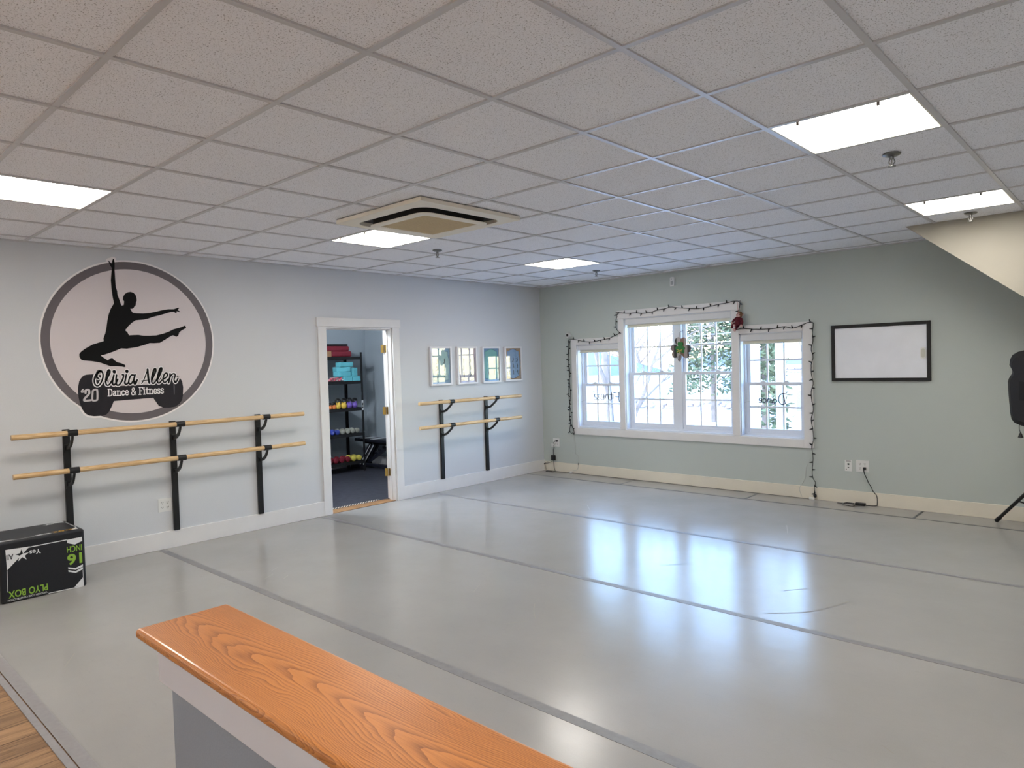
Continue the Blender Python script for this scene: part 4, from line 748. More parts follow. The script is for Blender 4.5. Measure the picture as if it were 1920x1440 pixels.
# outlets on the far wall
r = outlet('data_outlet', FW, 4.188, .395, .036, .058, 'narrow white wall plate with one dark jack, left of the four-socket outlet', 'wall plate')
r['label'] = 'narrow white wall plate with one dark jack, under the whiteboard beside the plugged outlet'
q = MB(); q.poly([(4.179, .403), (4.197, .403), (4.197, .42), (4.179, .42)], FW, .006, .0075); q.poly([(4.181, .372), (4.195, .372), (4.195, .38), (4.181, .38)], FW, .006, .0075); q.poly([(4.163, .44), (4.212, .44), (4.212, .445), (4.163, .445)], FW, .006, .0065); q.poly([(4.163, .35), (4.17, .35), (4.17, .36), (4.163, .36)], FW, .006, .0065); q.build('jacks', BLACKP, r)
r = outlet('power_outlet', FW, 4.325, .40, .062, .060, 'white four-socket power outlet under the whiteboard with a black plug in it', 'outlet')
q = MB()
for dx in (-.023, .023):
    for dz in (-.022, .022): q.poly([(4.325 + dx + .016 * math.cos(a), .40 + dz + .015 * math.sin(a)) for a in [2 * math.pi * k / 16 for k in range(16)]], FW, .006, .0075)
q.build('receptacles', WHITEP, r); q = MB(); outlet_faces(q, FW, 4.325, .40, .0082); q.build('slots', SOCK, r)
r = outlet('power_outlet', FW, .245, .418, .058, .060, 'white power outlet near the room corner with plugs crowded into it', 'outlet')
q = MB()
for dx in (-.023, .023):
    for dz in (-.022, .022): q.poly([(.245 + dx + .016 * math.cos(a), .418 + dz + .015 * math.sin(a)) for a in [2 * math.pi * k / 16 for k in range(16)]], FW, .006, .0075)
q.build('receptacles', WHITEP, r); q = MB(); outlet_faces(q, FW, .245, .418, .0082); q.build('slots', SOCK, r)
# power leads
pa = thing('power_adapter', (.21, -.03, .2), 'black power adapter on a cord hanging below the outlet near the room corner', 'power adapter')
q = MB(); q.tube([(p.x, -.035, p.y) for p in spline(CORD_A, 5)], .004, 8); q.build('cord', BLACKP, pa, smooth=True)
q = MB(); q.box(.18, .24, -.062, -.022, .162, .238); q.build('brick', BLACKP, pa, bevel=.006)
q = MB(); q.box(.254, .278, -.036, -.0085, .43, .455); q.build('plug', BLACKP, pa, bevel=.004)
q = MB(); q.tube([(p.x, -.045, p.y) for p in spline(CORD_A2, 5)] + [(v.x, v.y, .006) for v in spline([(.243, -.05), (.25, -.10), (.19, -.12), (.13, -.12), (.12, -.08), (.2, -.07)], 5)], .0035, 8); q.build('output_cord', BLACKP, pa, smooth=True)
wp = thing('wall_charger', (.205, -.0085, .385), 'white plug-in charger in the outlet near the room corner, with a thin white lead', 'charger')
q = MB(); q.box(.182, .214, -.045, -.0085, .352, .405); q.build('body', WHITEP, wp, bevel=.005)
q = MB(); q.tube([(v.x, v.y, v.z) for v in spline([(.2, -.045, .37), (.24, -.06, .37), (.27, -.05, .35), (.265, -.04, .32)], 6)], .0028, 6); q.build('lead', WHITEP, wp)
cc = thing('cable_connector', (.03, -.03, .1), 'thin grey cable with a dark plug on the baseboard in the room corner', 'cable')
GREYC = mat('cable_grey', (120, 116, 110), .5)
q = MB(); q.tube([(max(p.x, .024), -.024, p.y) for p in spline([(.173, .151), (.138, .127), (.081, .107), (.03, .1)], 6)], .003, 6); q.tube([(v.x, v.y, v.z) for v in spline([(.03, -.024, .1), (.07, -.024, .125), (.1, -.024, .13), (.09, -.022, .115), (.05, -.024, .105)], 6)], .0025, 6); q.tube([(v.x, v.y, v.z) for v in spline([(.03, -.024, .09), (.05, -.026, .05), (.06, -.03, .012)], 6)], .003, 6); q.build('lead', GREYC, cc)
q = MB(); q.box(.024, .045, -.036, -.018, .09, .106); q.build('plug', BLACKP, cc, bevel=.003)
nl = thing('neon_lead', (.6, -.012, .3), 'thin clear lead from the narrow window nearest the room corner to a white block', 'cable')
CLR = mat('clear_lead', (186, 188, 184), .3)
q = MB(); q.tube([(p.x, -.004 if p.y > .14 else -.021, p.y) for p in spline(CORD_D, 5)], .0022, 6); q.build('lead', CLR, nl)
q = MB(); q.tube([(.645, -.022, .155), (.642, -.022, .125)], .005, 8); q.build('connector', GREYC, nl)
q = MB(); q.box(.5, .548, -.045, -.02, 0.0, .026); q.build('block', WHITEP, nl, bevel=.003)
pb = thing('power_adapter', (4.32, -.06, 0), 'black inline power adapter lying on the floor below the whiteboard outlet', 'power adapter')
q = MB(); q.tube([(p.x, -.022, p.y) for p in spline(CORD_B, 5)] + [(v.x, v.y, .008) for v in spline([(4.466, -.03), (4.45, -.055), (4.42, -.07), (4.366, -.074)], 5)], .004, 8); q.build('cord', BLACKP, pb, smooth=True)
q = MB(); q.box(4.272, 4.368, -.098, -.052, .001, .03); q.build('brick', BLACKP, pb, bevel=.006)
q = MB(); q.box(4.336, 4.362, -.036, -.0085, .365, .392); q.build('plug', BLACKP, pb, bevel=.004)
q = MB(); q.tube([(v.x, min(v.y, -.025), .007) for v in spline([(4.272, -.075)] + LOOP_B, 4)], .0035, 8); q.build('output_cord', BLACKP, pb, smooth=True)
ne = thing('neon_lead', (3.75, -.012, .2), 'thin clear lead from the narrow window beside the whiteboard to a white block', 'cable')
q = MB(); q.tube([(p.x, -.004 if p.y > .14 else -.021, p.y) for p in spline(CORD_E, 5)], .0022, 6); q.build('lead', CLR, ne)
q = MB(); q.box(3.79, 3.85, -.045, -.02, 0.0, .024); q.build('block', WHITEP, ne, bevel=.003)
fc = MB(); fc.tube([(v.x, v.y, .005) for v in spline([(.06, -.024), (.9, -.026), (1.53, -.022), (1.58, -.04), (1.66, -.024), (2.6, -.026), (3.2, -.03), (3.79, -.03)], 12)], .003, 6); tag(fc.build('floor_cable', GREYC, loc=(1.5, -.026, 0)), 'thin grey cable running along the foot of the baseboard below the windows', 'cable')

# neon word signs in the windows (they face the street, so they read backwards from inside)
NEON = mat('neon_tube_unlit', (44, 46, 52), .4); PL = on_far(.084)
for strokes, l, x_, pts in ((NEON_FITNESS, 'unlit script word sign reading Fitness backwards in the narrow window nearest the room corner', 1.02, 0), (NEON_DANCE, 'unlit script word sign reading Dance backwards in the narrow window beside the whiteboard', 3.4, 0)):
    r = thing('neon_sign', (x_, .09, 1.07), l.replace(' Fitness', ' fitness').replace(' Dance', ' dance'), 'neon sign', 'unlit script signs in the side windows'); q = MB()
    for p in strokes: q.tube([PL(v.x, v.y, 0) for v in (spline(p, 6) if len(p) > 2 else [Vector(v) for v in p])], .0058, 6)
    q.build('tube', NEON, r, smooth=True); a = min(v[0] for p in strokes for v in p); z_ = min(v[1] for p in strokes for v in p); a1 = max(v[0] for p in strokes for v in p)
    q = MB()
    for xx in (a, a1):
        for zz in (z_ - .02, z_ + .14): q.cyl(PL(xx, zz, -.006), PL(xx, zz, .006), .0045, 10)
    q.build('standoff', CLR, r); q = MB(); q.tube([PL(a, z_ + .02, 0), PL(a - .12, z_ + .03, .0), PL(a - .2, z_ + .0, .03)], .0015, 6); q.build('lead', CLR, r)

# ================================================================== FLOOR THINGS
TAPEM = mat('grey_tape', (138, 136, 137), .42, spec=.3, var=.08, vscale=30); STUBM = mat('dark_seam', (96, 98, 98), .6, spec=.2)
for y, wd, x1, l in ((TAPE[0], .058, XR, 'long grey floor tape seam nearest the oak capped half wall'), (TAPE[1], .052, XR, 'long grey floor tape seam starting at the doorway'), (TAPE[2], .045, XR, 'long grey floor tape seam starting below the short barre'), (TAPE[3], .022, XR, 'thin grey floor tape seam running closest to the windows')):
    q = MB(); q.box(.017, x1, y - wd / 2, y + wd / 2, .0001, .0012); tag(q.build('floor_tape', STUBM if wd < .03 else TAPEM, loc=(2, y, 0)), l, 'floor tape', 'tape seams on the dance floor')
for x, l in ((1.57, 'short tape stub at the baseboard below the middle window, nearest the room corner'), (3.22, 'short tape stub at the baseboard below the narrow window beside the whiteboard'), (4.875, 'short tape stub at the baseboard below the end of the whiteboard')):
    q = MB(); q.box(x - .011, x + .011, -.382, -.018, .0001, .0012); tag(q.build('floor_tape', STUBM, loc=(x, -.2, 0)), l, 'floor tape', 'tape seams on the dance floor')

# half wall with oak cap
hw = thing('half_wall', (6.9, -7.04, 0), 'low grey half wall with white frieze board and glossy oak cap', 'half wall')
q = MB(); q.box(4.905, XR, -7.105, -6.975, 0, .885); q.build('wall_body', mat('half_wall_paint', (142, 151, 164), .55, spec=.3, bump=.12, bscale=220), hw)
q = MB(); q.box(4.875, XR, -7.122, -6.958, .885, .977); q.build('frieze_board', mat('frieze_white', (206, 208, 218), .4), hw, bevel=.002)
q = MB(); q.box(4.822, XR, -7.150, -6.934, .977, 1.0); q.build('oak_cap', OAK, hw, bevel=.009, seg=4)

# plyo box
bx = thing('plyometric_box', (.41, -6.38, 0), 'black jump box with white and green upside down printing by the wall', 'jump box')
BXM = mat('box_black', (14, 17, 24), .45, bump=.15, bscale=300); PW = mat('print_white', (222, 224, 226), .5); PGN = mat('print_green', (140, 182, 62), .5); PYL = mat('print_yellow', (206, 158, 50), .5)
q = MB(); q.box(.17, .645, -6.642, -6.112, 0.001, .432); q.build('body', BXM, bx, bevel=.016, seg=3)
q = MB(); BL = on_left(.645)
for p in BOX_POLYS: q.poly(p, BL, .0006)
q.build('front_graphics', PW, bx)
q = MB(); q.poly(STAR[:], BL, .0009); q.build('star_mark', PW, bx)
q = MB(); q.poly([STAR[0], STAR[1], STAR[9], STAR[8], STAR[7]], BL, .0012); q.build('star_black_half', BXM, bx)  # printed black half of the star mark
text_part('16', BL, -6.232, -6.136, .180, .262, .0008, PGN, bx, 'lettering', True, .03)
text_part('INCH', BL, -6.232, -6.134, .276, .322, .0008, PGN, bx, 'lettering', True, .02)
text_part('PLYO BOX', BL, -6.598, -6.362, .034, .084, .0008, PGN, bx, 'lettering', True, .02)
text_part('WOODEN CORE CONSTRUCTION', BL, -6.602, -6.366, .014, .027, .0008, PW, bx, 'lettering', True, .01)
text_part('Yes', BL, -6.462, -6.393, .312, .345, .0008, PW, bx, 'lettering', True, .02)
text_part('All', BL, -6.598, -6.557, .306, .342, .0012, BXM, bx, 'lettering', True, .02)
q = MB(); TP = on_top(.432)
for p in ([(.195, -6.14), (.195, -6.24), (.25, -6.14)], [(.60, -6.14), (.52, -6.135), (.60, -6.19)], [(.575, -6.415), (.60, -6.40), (.60, -6.36), (.575, -6.375)], [(.575, -6.365), (.60, -6.35), (.60, -6.31), (.575, -6.325)], [(.605, -6.62), (.609, -6.62), (.609, -6.42), (.605, -6.42)], [(.25, -6.136), (.52, -6.136), (.52, -6.132), (.25, -6.132)], [(.61, -6.625), (.61, -6.52), (.56, -6.625)]): q.poly(p, TP, .0006)
q.poly([(.23 + .03 * (1 if k % 2 else .42) * math.cos(math.pi * k / 5), -6.24 + .045 * (1 if k % 2 else .42) * math.sin(math.pi * k / 5)) for k in range(10)], TP, .0008)
q.build('top_graphics', PW, bx)
text_part('20', lambda a, bb, d: (bb, a, .432 + d), -6.30, -6.225, .60, .555, .0008, PYL, bx, 'lettering', False, .02)
text_part('INCH', lambda a, bb, d: (bb, a, .432 + d), -6.215, -6.15, .595, .56, .0008, PYL, bx, 'lettering', False, .01)

# loudspeaker on a tripod
SPX, SPY = 5.95, -.50
st = thing('speaker_stand', (SPX, SPY, 0), 'black tripod speaker stand in front of the far wall', 'speaker stand')
q = MB(); q.cyl((SPX, SPY, .12), (SPX, SPY, .898), .0175, 16); q.build('pole', BLACK, st, smooth=True)
q = MB(); q.cyl((SPX, SPY, .53), (SPX, SPY, .63), .03, 16); q.build('upper_collar', BLACKP, st, smooth=True)
q = MB(); q.cyl((SPX, SPY, .17), (SPX, SPY, .24), .028, 16); q.build('lower_collar', BLACKP, st, smooth=True)
base = math.atan2(-.17 - SPY, 5.492 - SPX); rl = math.hypot(5.492 - SPX, -.17 - SPY)
for k in range(3):
    a = base + k * 2 * math.pi / 3; dv = Vector((math.cos(a), math.sin(a), 0)); ft = Vector((SPX, SPY, .018)) + dv * rl
    q = MB(); q.tube([Vector((SPX, SPY, .57)) + dv * .03, ft], .0145, 12); lg_ = q.build('leg', BLACK, st, smooth=True)
    q = MB(); q.tube([ft + (Vector((SPX, SPY, .57)) - ft).normalized() * .05, ft - Vector((0, 0, .0))], .0185, 12); q.build('foot_cap', BLACKP, lg_, smooth=True)
    q = MB(); q.beam(Vector((SPX, SPY, .205)) + dv * .02, Vector((SPX, SPY, .57)) + dv * .03 + (ft - Vector((SPX, SPY, .57)) - dv * .03) * .60, .014, .01); q.build('brace', BLACK, st)
sk = thing('loudspeaker', (SPX, SPY, .895), 'black moulded loudspeaker standing on the tripod stand', 'loudspeaker')
half = [(0, 1.577), (.09, 1.572), (.16, 1.555), (.20, 1.53), (.22, 1.49), (.226, 1.44), (.205, 1.40), (.205, 1.37), (.228, 1.33), (.238, 1.30), (.236, 1.22), (.222, 1.02), (.212, .97), (.19, .94), (.14, .92), (.07, .902), (0, .90)]
half = [(x * 1.12, z) for x, z in half]
TURN = Matrix.Translation((SPX, SPY, 0)) @ Matrix.Rotation(math.radians(-27), 4, 'Z') @ Matrix.Translation((-SPX, -SPY, 0))
def turned(q): q.v = [tuple(TURN @ Vector(v)) for v in q.v]; return q
outl = [(SPX + x, z) for x, z in half] + [(SPX - x, z) for x, z in half[-2:0:-1]]
# a curved cabinet: full width at the back plane, tapering towards its front grille facing the wall side
q = MB(); n = len(outl); rings = [(-.21, .86), (-.19, .97), (-.10, 1.0), (.08, 1.0), (.13, .95), (.16, .86)]; o = len(q.v); zc = 1.235
for dy, sc2 in rings: q.v += [(SPX + (x - SPX) * sc2, SPY + dy, zc + (z - zc) * sc2) for x, z in outl]
for i in range(len(rings) - 1):
    for k in range(n): k2 = (k + 1) % n; q.f.append((o + i * n + k, o + i * n + k2, o + (i + 1) * n + k2, o + (i + 1) * n + k)); q.mi.append(0)
q.poly([(SPX + (x - SPX) * .86, zc + (z - zc) * .86) for x, z in outl], lambda a, bb, d: (a, SPY - .21, bb), 0); q.poly([(SPX + (x - SPX) * .86, zc + (z - zc) * .86) for x, z in outl], lambda a, bb, d: (a, SPY + .16, bb), 0)
turned(q).build('cabinet', mat('speaker_black', (17, 17, 21), .5, bump=.2, bscale=240), sk, smooth=True, fix=True)
q = MB(); q.box(SPX - .155, SPX - .105, SPY - .216, SPY - .205, 1.14, 1.30); turned(q).build('recessed_handle', mat('deep_black', (5, 5, 7), .7), sk, bevel=.012)
q = MB(); q.box(SPX - .06, SPX + .1, SPY - .215, SPY - .209, 1.05, 1.4); turned(q).build('control_panel', mat('panel_dark', (24, 24, 28), .4), sk, bevel=.006)
q = MB(); q.poly([(SPX + (x - SPX) * .8, zc + (z - zc) * .8) for x, z in outl], lambda a, bb, d: (a, SPY + .16 + d, bb), 0, .006); turned(q).build('grille', BLACK, sk, fix=True)
q = MB(); q.cyl((SPX, SPY, .899), (SPX, SPY, .95), .03, 16); q.build('pole_socket', BLACKP, sk)
q = MB(); q.tube([(v.x, v.y, v.z) for v in spline([(5.712, SPY - .06, .95), (5.712, SPY - .075, .90), (5.72, SPY - .075, .87)], 5)], .003, 6); q.lathe([(.004, 0), (.012, -.02), (.02, -.045), (.004, -.05)], (5.721, SPY - .075, .872), n=10); q.build('cover_drawstring', BLACKP, sk, smooth=True)

# ================================================================== STORE ROOM THINGS
RK = thing('storage_rack', (-2.525, -2.1, 0), 'black five-shelf metal storage rack in the store room', 'storage rack')
RM = mat('rack_black', (20, 20, 22), .5); rx0, rx1, ry0, ry1 = -2.75, -2.30, -2.74, -1.50; SHZ = (1.745, 1.378, .972, .588, .165)
for x in (rx0 + .018, rx1 - .018):
    for y in (ry0 + .018, ry1 - .018):
        q = MB(); sg = 1 if x < -2.5 else -1; sy = 1 if y < -2 else -1
        q.box(x - sg * .018, x - sg * .015, y - .018, y + .018, .004, 1.81); q.box(x - .018, x + .018, y - sy * .018, y - sy * .015, .004, 1.81); q.build('post', RM, RK)
for z in SHZ:
    q = MB(); q.box(rx0 + .003, rx1 - .003, ry0 + .003, ry1 - .003, z - .012, z); q.box(rx1 - .008, rx1 - .0025, ry0 + .01, ry1 - .01, z - .045, z); q.box(rx0 + .0025, rx0 + .008, ry0 + .01, ry1 - .01, z - .045, z); q.build('shelf', RM, RK)
q = MB(); q.box(rx1 - .0, rx1 + .002, ry1 - .034, ry1 - .004, .93, 1.08); lbl = q.build('label_strip', PW, RK)
q = MB(); q.box(rx1 + .002, rx1 + .003, ry1 - .028, ry1 - .01, .96, .985); q.box(rx1 + .002, rx1 + .003, ry1 - .028, ry1 - .01, 1.0, 1.04); q.build('label_print', BLACKP, lbl)
RED = mat('mat_maroon', (112, 26, 40), .6, var=.1)
for k, (z0, z1, y1, m_, l) in enumerate(((1.746, 1.83, -1.66, RED, 'folded maroon exercise mat at the bottom of the stack on the top shelf'), (1.831, 1.905, -1.70, RED, 'folded maroon exercise mat in the middle of the stack on the top shelf'), (1.906, 1.935, -1.72, mat('mat_black', (18, 18, 20), .6), 'thin black exercise mat on top of the maroon mats'))):
    q = MB(); q.box(-2.72, -2.33, -2.6, y1, z0, z1); tag(q.build('exercise_mat', m_, loc=(-2.5, -2.1, z0), bevel=.018, seg=3), l, 'exercise mat', 'exercise mats on the top shelf')
q = MB(); q.box(-2.325, -2.302, -2.5, -2.03, 1.746, 1.83); tag(q.build('cardboard_box', mat('cardboard', (150, 112, 82), .8), loc=(-2.31, -2.3, 1.746), bevel=.003), 'brown cardboard carton end beside the maroon mats on the top shelf', 'box')
FOAM = mat('foam_teal', (96, 178, 188), .8, bump=.2, bscale=200)
bl = [((-2.375, -1.757, 1.379), 4, 'teal foam yoga block at the bottom of the pile, next to the pink straps', 0), ((-2.375, -1.612, 1.379), 2, 'teal foam yoga block at the bottom of the pile, nearest the rack post', 0), ((-2.39, -1.805, 1.4505), 3, 'teal foam yoga block on the second layer of the pile', 2), ((-2.39, -1.81, 1.5220), -4, 'teal foam yoga block on the third layer of the pile', 2), ((-2.38, -1.765, 1.5935), 5, 'teal foam yoga block lying on top of the pile', 2), ((-2.385, -1.618, 1.4505), 6, 'teal foam yoga block standing upright in the pile', 1)]
for (x, y, z), a, l, up in bl:
    q = MB(); hx_, hy_, hz_ = ((.075, .07, .071), (.06, .042, .13), (.06, .118, .071))[up]; q.box(x - hx_, x + hx_, y - hy_, y + hy_, z, z + hz_)
    o = q.build('yoga_block', FOAM, loc=(x, y, z), bevel=.006); o.rotation_euler = (0, 0, math.radians(a)); tag(o, l, 'yoga block', 'teal yoga blocks on the rack')
sb = thing('stretch_straps', (-2.36, -1.98, 1.379), 'loose heap of pink and white striped stretch straps beside the yoga blocks', 'stretch straps'); rnd = random.Random(3)
for m_ in (mat('strap_pink', (206, 92, 110), .7), mat('strap_white', (222, 200, 200), .7)):
    q = MB()
    for k in range(9):
        a0 = rnd.uniform(-2.06, -1.90); P = spline([(-2.36 + rnd.uniform(-.02, .04), a0 + rnd.uniform(-.07, .07), 1.386 + rnd.uniform(0, .055)) for _ in range(4)], 5)
        for i in range(len(P) - 1):
            if (P[i + 1] - P[i]).length > 1e-4: q.beam(P[i], P[i + 1] + (P[i + 1] - P[i]) * .1, .022, .003, (.2, .1, 1))
    q.build('strap', m_, sb)

def kettlebell(y, x, rgb, nm, label, r=.058):
    z = .973; k = thing('kettlebell', (x, y, z), label, 'kettlebell', 'kettlebells on the middle shelf')
    q = MB(); q.lathe([(.0, 0), (r * .62, .0), (r * .9, r * .35), (r, r * .9), (r * .86, r * 1.5), (r * .5, r * 1.85), (.0, r * 1.9)], (x, y, z), n=20)
    for s_ in (-1, 1): q.tube([(x, y + s_ * r * .45, z + r * 1.6), (x, y + s_ * r * .68, z + r * 2.2)], .014, 10)
    q.build('body', mat(nm, rgb, .5), k, smooth=True, fix=True)
    q = MB(); q.tube(spline([(x, y - r * .66, z + r * 2.1), (x, y - r * .74, z + r * 2.6), (x, y - r * .45, z + r * 2.98), (x, y, z + r * 3.05), (x, y + r * .45, z + r * 2.98), (x, y + r * .74, z + r * 2.6), (x, y + r * .66, z + r * 2.1)], 4), .0155, 10); q.build('handle', BLACK, k, smooth=True)
kettlebell(-2.05, -2.355, (206, 120, 60), 'kb_orange', 'small orange kettlebell nearest the door edge', .028); kettlebell(-1.986, -2.355, (206, 120, 60), 'kb_orange', 'small orange kettlebell next to the yellow ones', .029)
kettlebell(-1.91, -2.37, (214, 178, 70), 'kb_yellow', 'yellow kettlebell next to the orange ones', .046); kettlebell(-1.808, -2.37, (214, 178, 70), 'kb_yellow', 'yellow kettlebell next to the purple ones', .046)
kettlebell(-1.71, -2.37, (108, 82, 168), 'kb_purple', 'purple kettlebell next to a yellow one', .046); kettlebell(-1.615, -2.37, (108, 82, 168), 'kb_purple', 'purple kettlebell nearest the rack post', .044)
def dumbbell(y, z, rgb, nm, label, r=.036, x=-2.40, grp='dumbbells on the rack', num=None):
    k = thing('dumbbell', (x, y, z), label, 'dumbbell', grp); m_ = mat(nm, rgb, .45); zc_ = z + r + .001
    for s_ in (-1, 1): q = MB(); q.lathe([(r * .5, -.03), (r * .93, -.022), (r, .0), (r * .93, .022), (r * .55, .03)], (x + s_ * .065, y, zc_), (1, 0, 0), 14); q.build('head', m_, k, smooth=True, fix=True)
    q = MB(); q.cyl((x - .05, y, zc_), (x + .05, y, zc_), .013, 10); q.build('grip', m_, k, smooth=True)
    if num: text_part(num, lambda a, bb, d: (x + .0957 + d, a, bb), y - .008, y + .008, zc_ - .012, zc_ + .012, 0, PW, k, 'numeral')
for i, (y, c3, nm, l, nu) in enumerate(((-2.135, (46, 62, 150), 'db_blue', 'blue dumbbell nearest the door edge on the fourth shelf', None), (-2.05, (46, 62, 150), 'db_blue', 'blue dumbbell in the middle of the blue three', '2'), (-1.965, (46, 62, 150), 'db_blue', 'blue dumbbell next to the grey ones', None), (-1.875, (150, 150, 138), 'db_grey', 'grey dumbbell next to the blue ones', None), (-1.785, (150, 150, 138), 'db_grey', 'grey dumbbell second from the blue ones', None), (-1.70, (150, 150, 138), 'db_grey', 'grey dumbbell third from the blue ones', None), (-1.615, (150, 150, 138), 'db_grey', 'grey dumbbell nearest the rack post', None))):
    dumbbell(y, .589, c3, nm, l, .038, num=nu)
for i, (y, c3, nm, l) in enumerate(((-2.11, (112, 26, 40), 'db_red', 'dark red dumbbell nearest the door edge on the lowest shelf'), (-2.01, (112, 26, 40), 'db_red', 'dark red dumbbell second from the door edge'), (-1.905, (112, 26, 40), 'db_red', 'dark red dumbbell third from the door edge'), (-1.80, (112, 26, 40), 'db_red', 'dark red dumbbell next to the yellow ones'), (-1.70, (206, 190, 84), 'db_yellow', 'yellow dumbbell next to the dark red ones'), (-1.60, (206, 190, 84), 'db_yellow', 'yellow dumbbell nearest the rack post on the lowest shelf'))):
    dumbbell(y, .166, c3, nm, l, .043)
# unseen globe lamp added to brighten the dark store room
lp = thing('store_room_fill', (-.7, -3.75, CH), 'added unseen fill globe under the store room ceiling', 'fill lamp')
q = MB(); q.lathe([(.09, 0), (.09, -.02), (.05, -.03)], (-.7, -3.75, CH - .0005), n=20); q.build('base', TRIM, lp, smooth=True, fix=True)
q = MB(); q.ball((-.7, -3.75, CH - .14), .12); q.build('globe', mat('fill_globe_lit', (240, 244, 250), .4, emit=(.86, .93, 1.0), ek=135), lp, smooth=True)
# weight bench
wbn = thing('weight_bench', (-2.15, -1.3, 0), 'black weight bench with white stripes in the store room', 'weight bench')
PAD = mat('bench_pad', (20, 22, 34), .5); q = MB(); q.box(-2.69, -1.75, -1.43, -1.17, .425, .475); q.build('pad', PAD, wbn, bevel=.015, seg=3)
q = MB()
for x in (-2.52, -2.46, -2.26, -2.20): q.obox((x, -1.30, .4762), (.014, .0, 0), (.01, .12, 0), (0, 0, .0012))
q.build('pad_stripes', PW, wbn)
q = MB(); q.box(-2.6, -1.75, -1.325, -1.275, .385, .424); q.build('pad_rail', PAD, wbn, bevel=.004)
for x in (-2.377, -2.29):
    for s_ in (-1, 1):
        q = MB(); q.beam((x, -1.3 + s_ * .045, .39), (x - .30, -1.3 + s_ * .045, .05), .03, .035); q.build('leg', PAD, wbn)
    q = MB(); q.beam((x + .02, -1.3 - .062, .385), (x - .27, -1.3 - .062, .055), .003, .016); q.build('leg_stripe', PW, wbn)
q = MB(); q.beam((-1.9, -1.3, .40), (-2.5, -1.3, .10), .03, .045)
for k in range(5): p = Vector((-2.0, -1.3, .385)).lerp(Vector((-2.42, -1.3, .175)), k / 4); q.box(p.x - .012, p.x + .012, -1.315, -1.285, p.z, p.z + .035)
q.build('adjustment_ladder', PAD, wbn)
q = MB(); q.box(-2.72, -1.8, -1.33, -1.27, .03, .075); q.box(-2.74, -2.66, -1.48, -1.12, .004, .06); q.box(-1.86, -1.80, -1.45, -1.15, .004, .05); q.build('base_frame', PAD, wbn, bevel=.006)

# ================================================================== OUTSIDE
GZ = -1.6
GR_ = mat('snowy_ground', (206, 196, 190), .9, var=.12, vscale=.6); q = MB(); q.box(-90, 90, .4, 130, GZ - .3, GZ); struct(q.build('floor_outside', GR_, loc=(0, 40, GZ)))
BARK = mat('bark', (116, 104, 98), .9, var=.2, vscale=4); NEED = mat('needles', (78, 86, 62), .9, var=.35, vscale=1.5); SID = mat('white_siding', (226, 226, 226), .7); ROOFB = mat('blue_roof', (98, 106, 128), .8); ROOFG = mat('grey_roof', (104, 106, 116), .8); WIN = mat('house_window', (104, 112, 128), .3)
def bare_tree(x, y, hgt, r0, seed, label, lean=0.0, group='bare winter trees outside'):
    rn = random.Random(seed); q = MB()
    def br(p, d, ln, r, lv):
        n = 4; P = [Vector(p)]; dd = Vector(d)
        for i in range(n):
            dd = (dd + Vector((rn.uniform(-1, 1), rn.uniform(-1, 1), rn.uniform(-.5, .8))) * .14).normalized(); P.append(P[-1] + dd * ln / n)
        q.tube(P, [r * (1 - .5 * i / n) for i in range(n + 1)], 6 if lv < 2 else 4, caps=False)
        if lv >= 4: return
        for k in range(4 if lv < 3 else 3):
            j = rn.randint(1, n); a = rn.uniform(0, 6.28); e = rn.uniform(.5, 1.0); sd = dd.orthogonal().normalized(); sd.rotate(Matrix.Rotation(a, 3, dd))
            br(P[j], (dd * (1 - e * .45) + sd * e).normalized(), ln * rn.uniform(.5, .72), r * .5, lv + 1)
    br((x, y, GZ), (lean, 0, 1), hgt * .42, r0, 0)
    return tag(q.build('bare_tree', BARK, loc=(x, y, GZ)), label, 'tree', group)
bare_tree(-14.0, 21.8, 13, .27, 1, 'thick trunked bare tree seen through the narrow window nearest the room corner')
far = 'bare winter tree seen far off through the windows'
for i, (x, y, h_, r_) in enumerate(((-14.5, 50, 12, .2), (-9.6, 33, 10, .15), (-2.5, 54, 12, .2), (-23, 58, 13, .22), (4.0, 68, 13, .2), (-31, 50, 12, .2), (-15.0, 66, 12, .16), (-8.0, 74, 13, .2), (-38, 64, 13, .2))): bare_tree(x, y, h_, r_, 20 + i, far)
bare_tree(-9.7, 17.0, 10, .12, 5, 'bare tree whose branches spread across the upper left of the middle window', .35)
def evergreen(x, y, z0, z1, rad, n, seed, label):
    rn = random.Random(seed); r = thing('evergreen_tree', (x, y, GZ), label, 'tree', 'evergreen trees outside'); q = MB()
    for _ in range(n):
        u = rn.random() ** .8; z = z0 + (z1 - z0) * u; rr_ = rad * (1 - u * .75) * math.sqrt(rn.uniform(.25, 1)) * rn.uniform(.75, 1.1); a = rn.uniform(0, 6.283); c3 = Vector((x + rr_ * math.cos(a), y + rr_ * math.sin(a), z + rn.uniform(-.1, .1)))
        d1 = Vector((rn.uniform(-1, 1), rn.uniform(-1, 1), rn.uniform(-.7, .4))).normalized() * rn.uniform(.1, .22); d2 = d1.orthogonal().normalized() * rn.uniform(.03, .08)
        q.add([c3 - d2, c3 + d1, c3 + d2, c3 - d1], [(0, 1, 2, 3)])
    q.build('foliage', NEED, r); q = MB(); q.tube([(x, y, GZ), (x, y, z1 - .4)], [.16, .03], 8); q.build('trunk', BARK, r)
evergreen(-9.2, 23.8, -.2, 6.5, 2.3, 5200, 4, 'yellow green evergreen filling the middle window beyond the shamrock'); evergreen(-3.9, 17.3, -1.4, 5.2, 1.0, 2600, 8, 'green evergreen shrub between the two porch columns'); evergreen(-2.2, 34, -.6, 8, 3.2, 4200, 9, 'dark evergreen rising behind the shingled house')
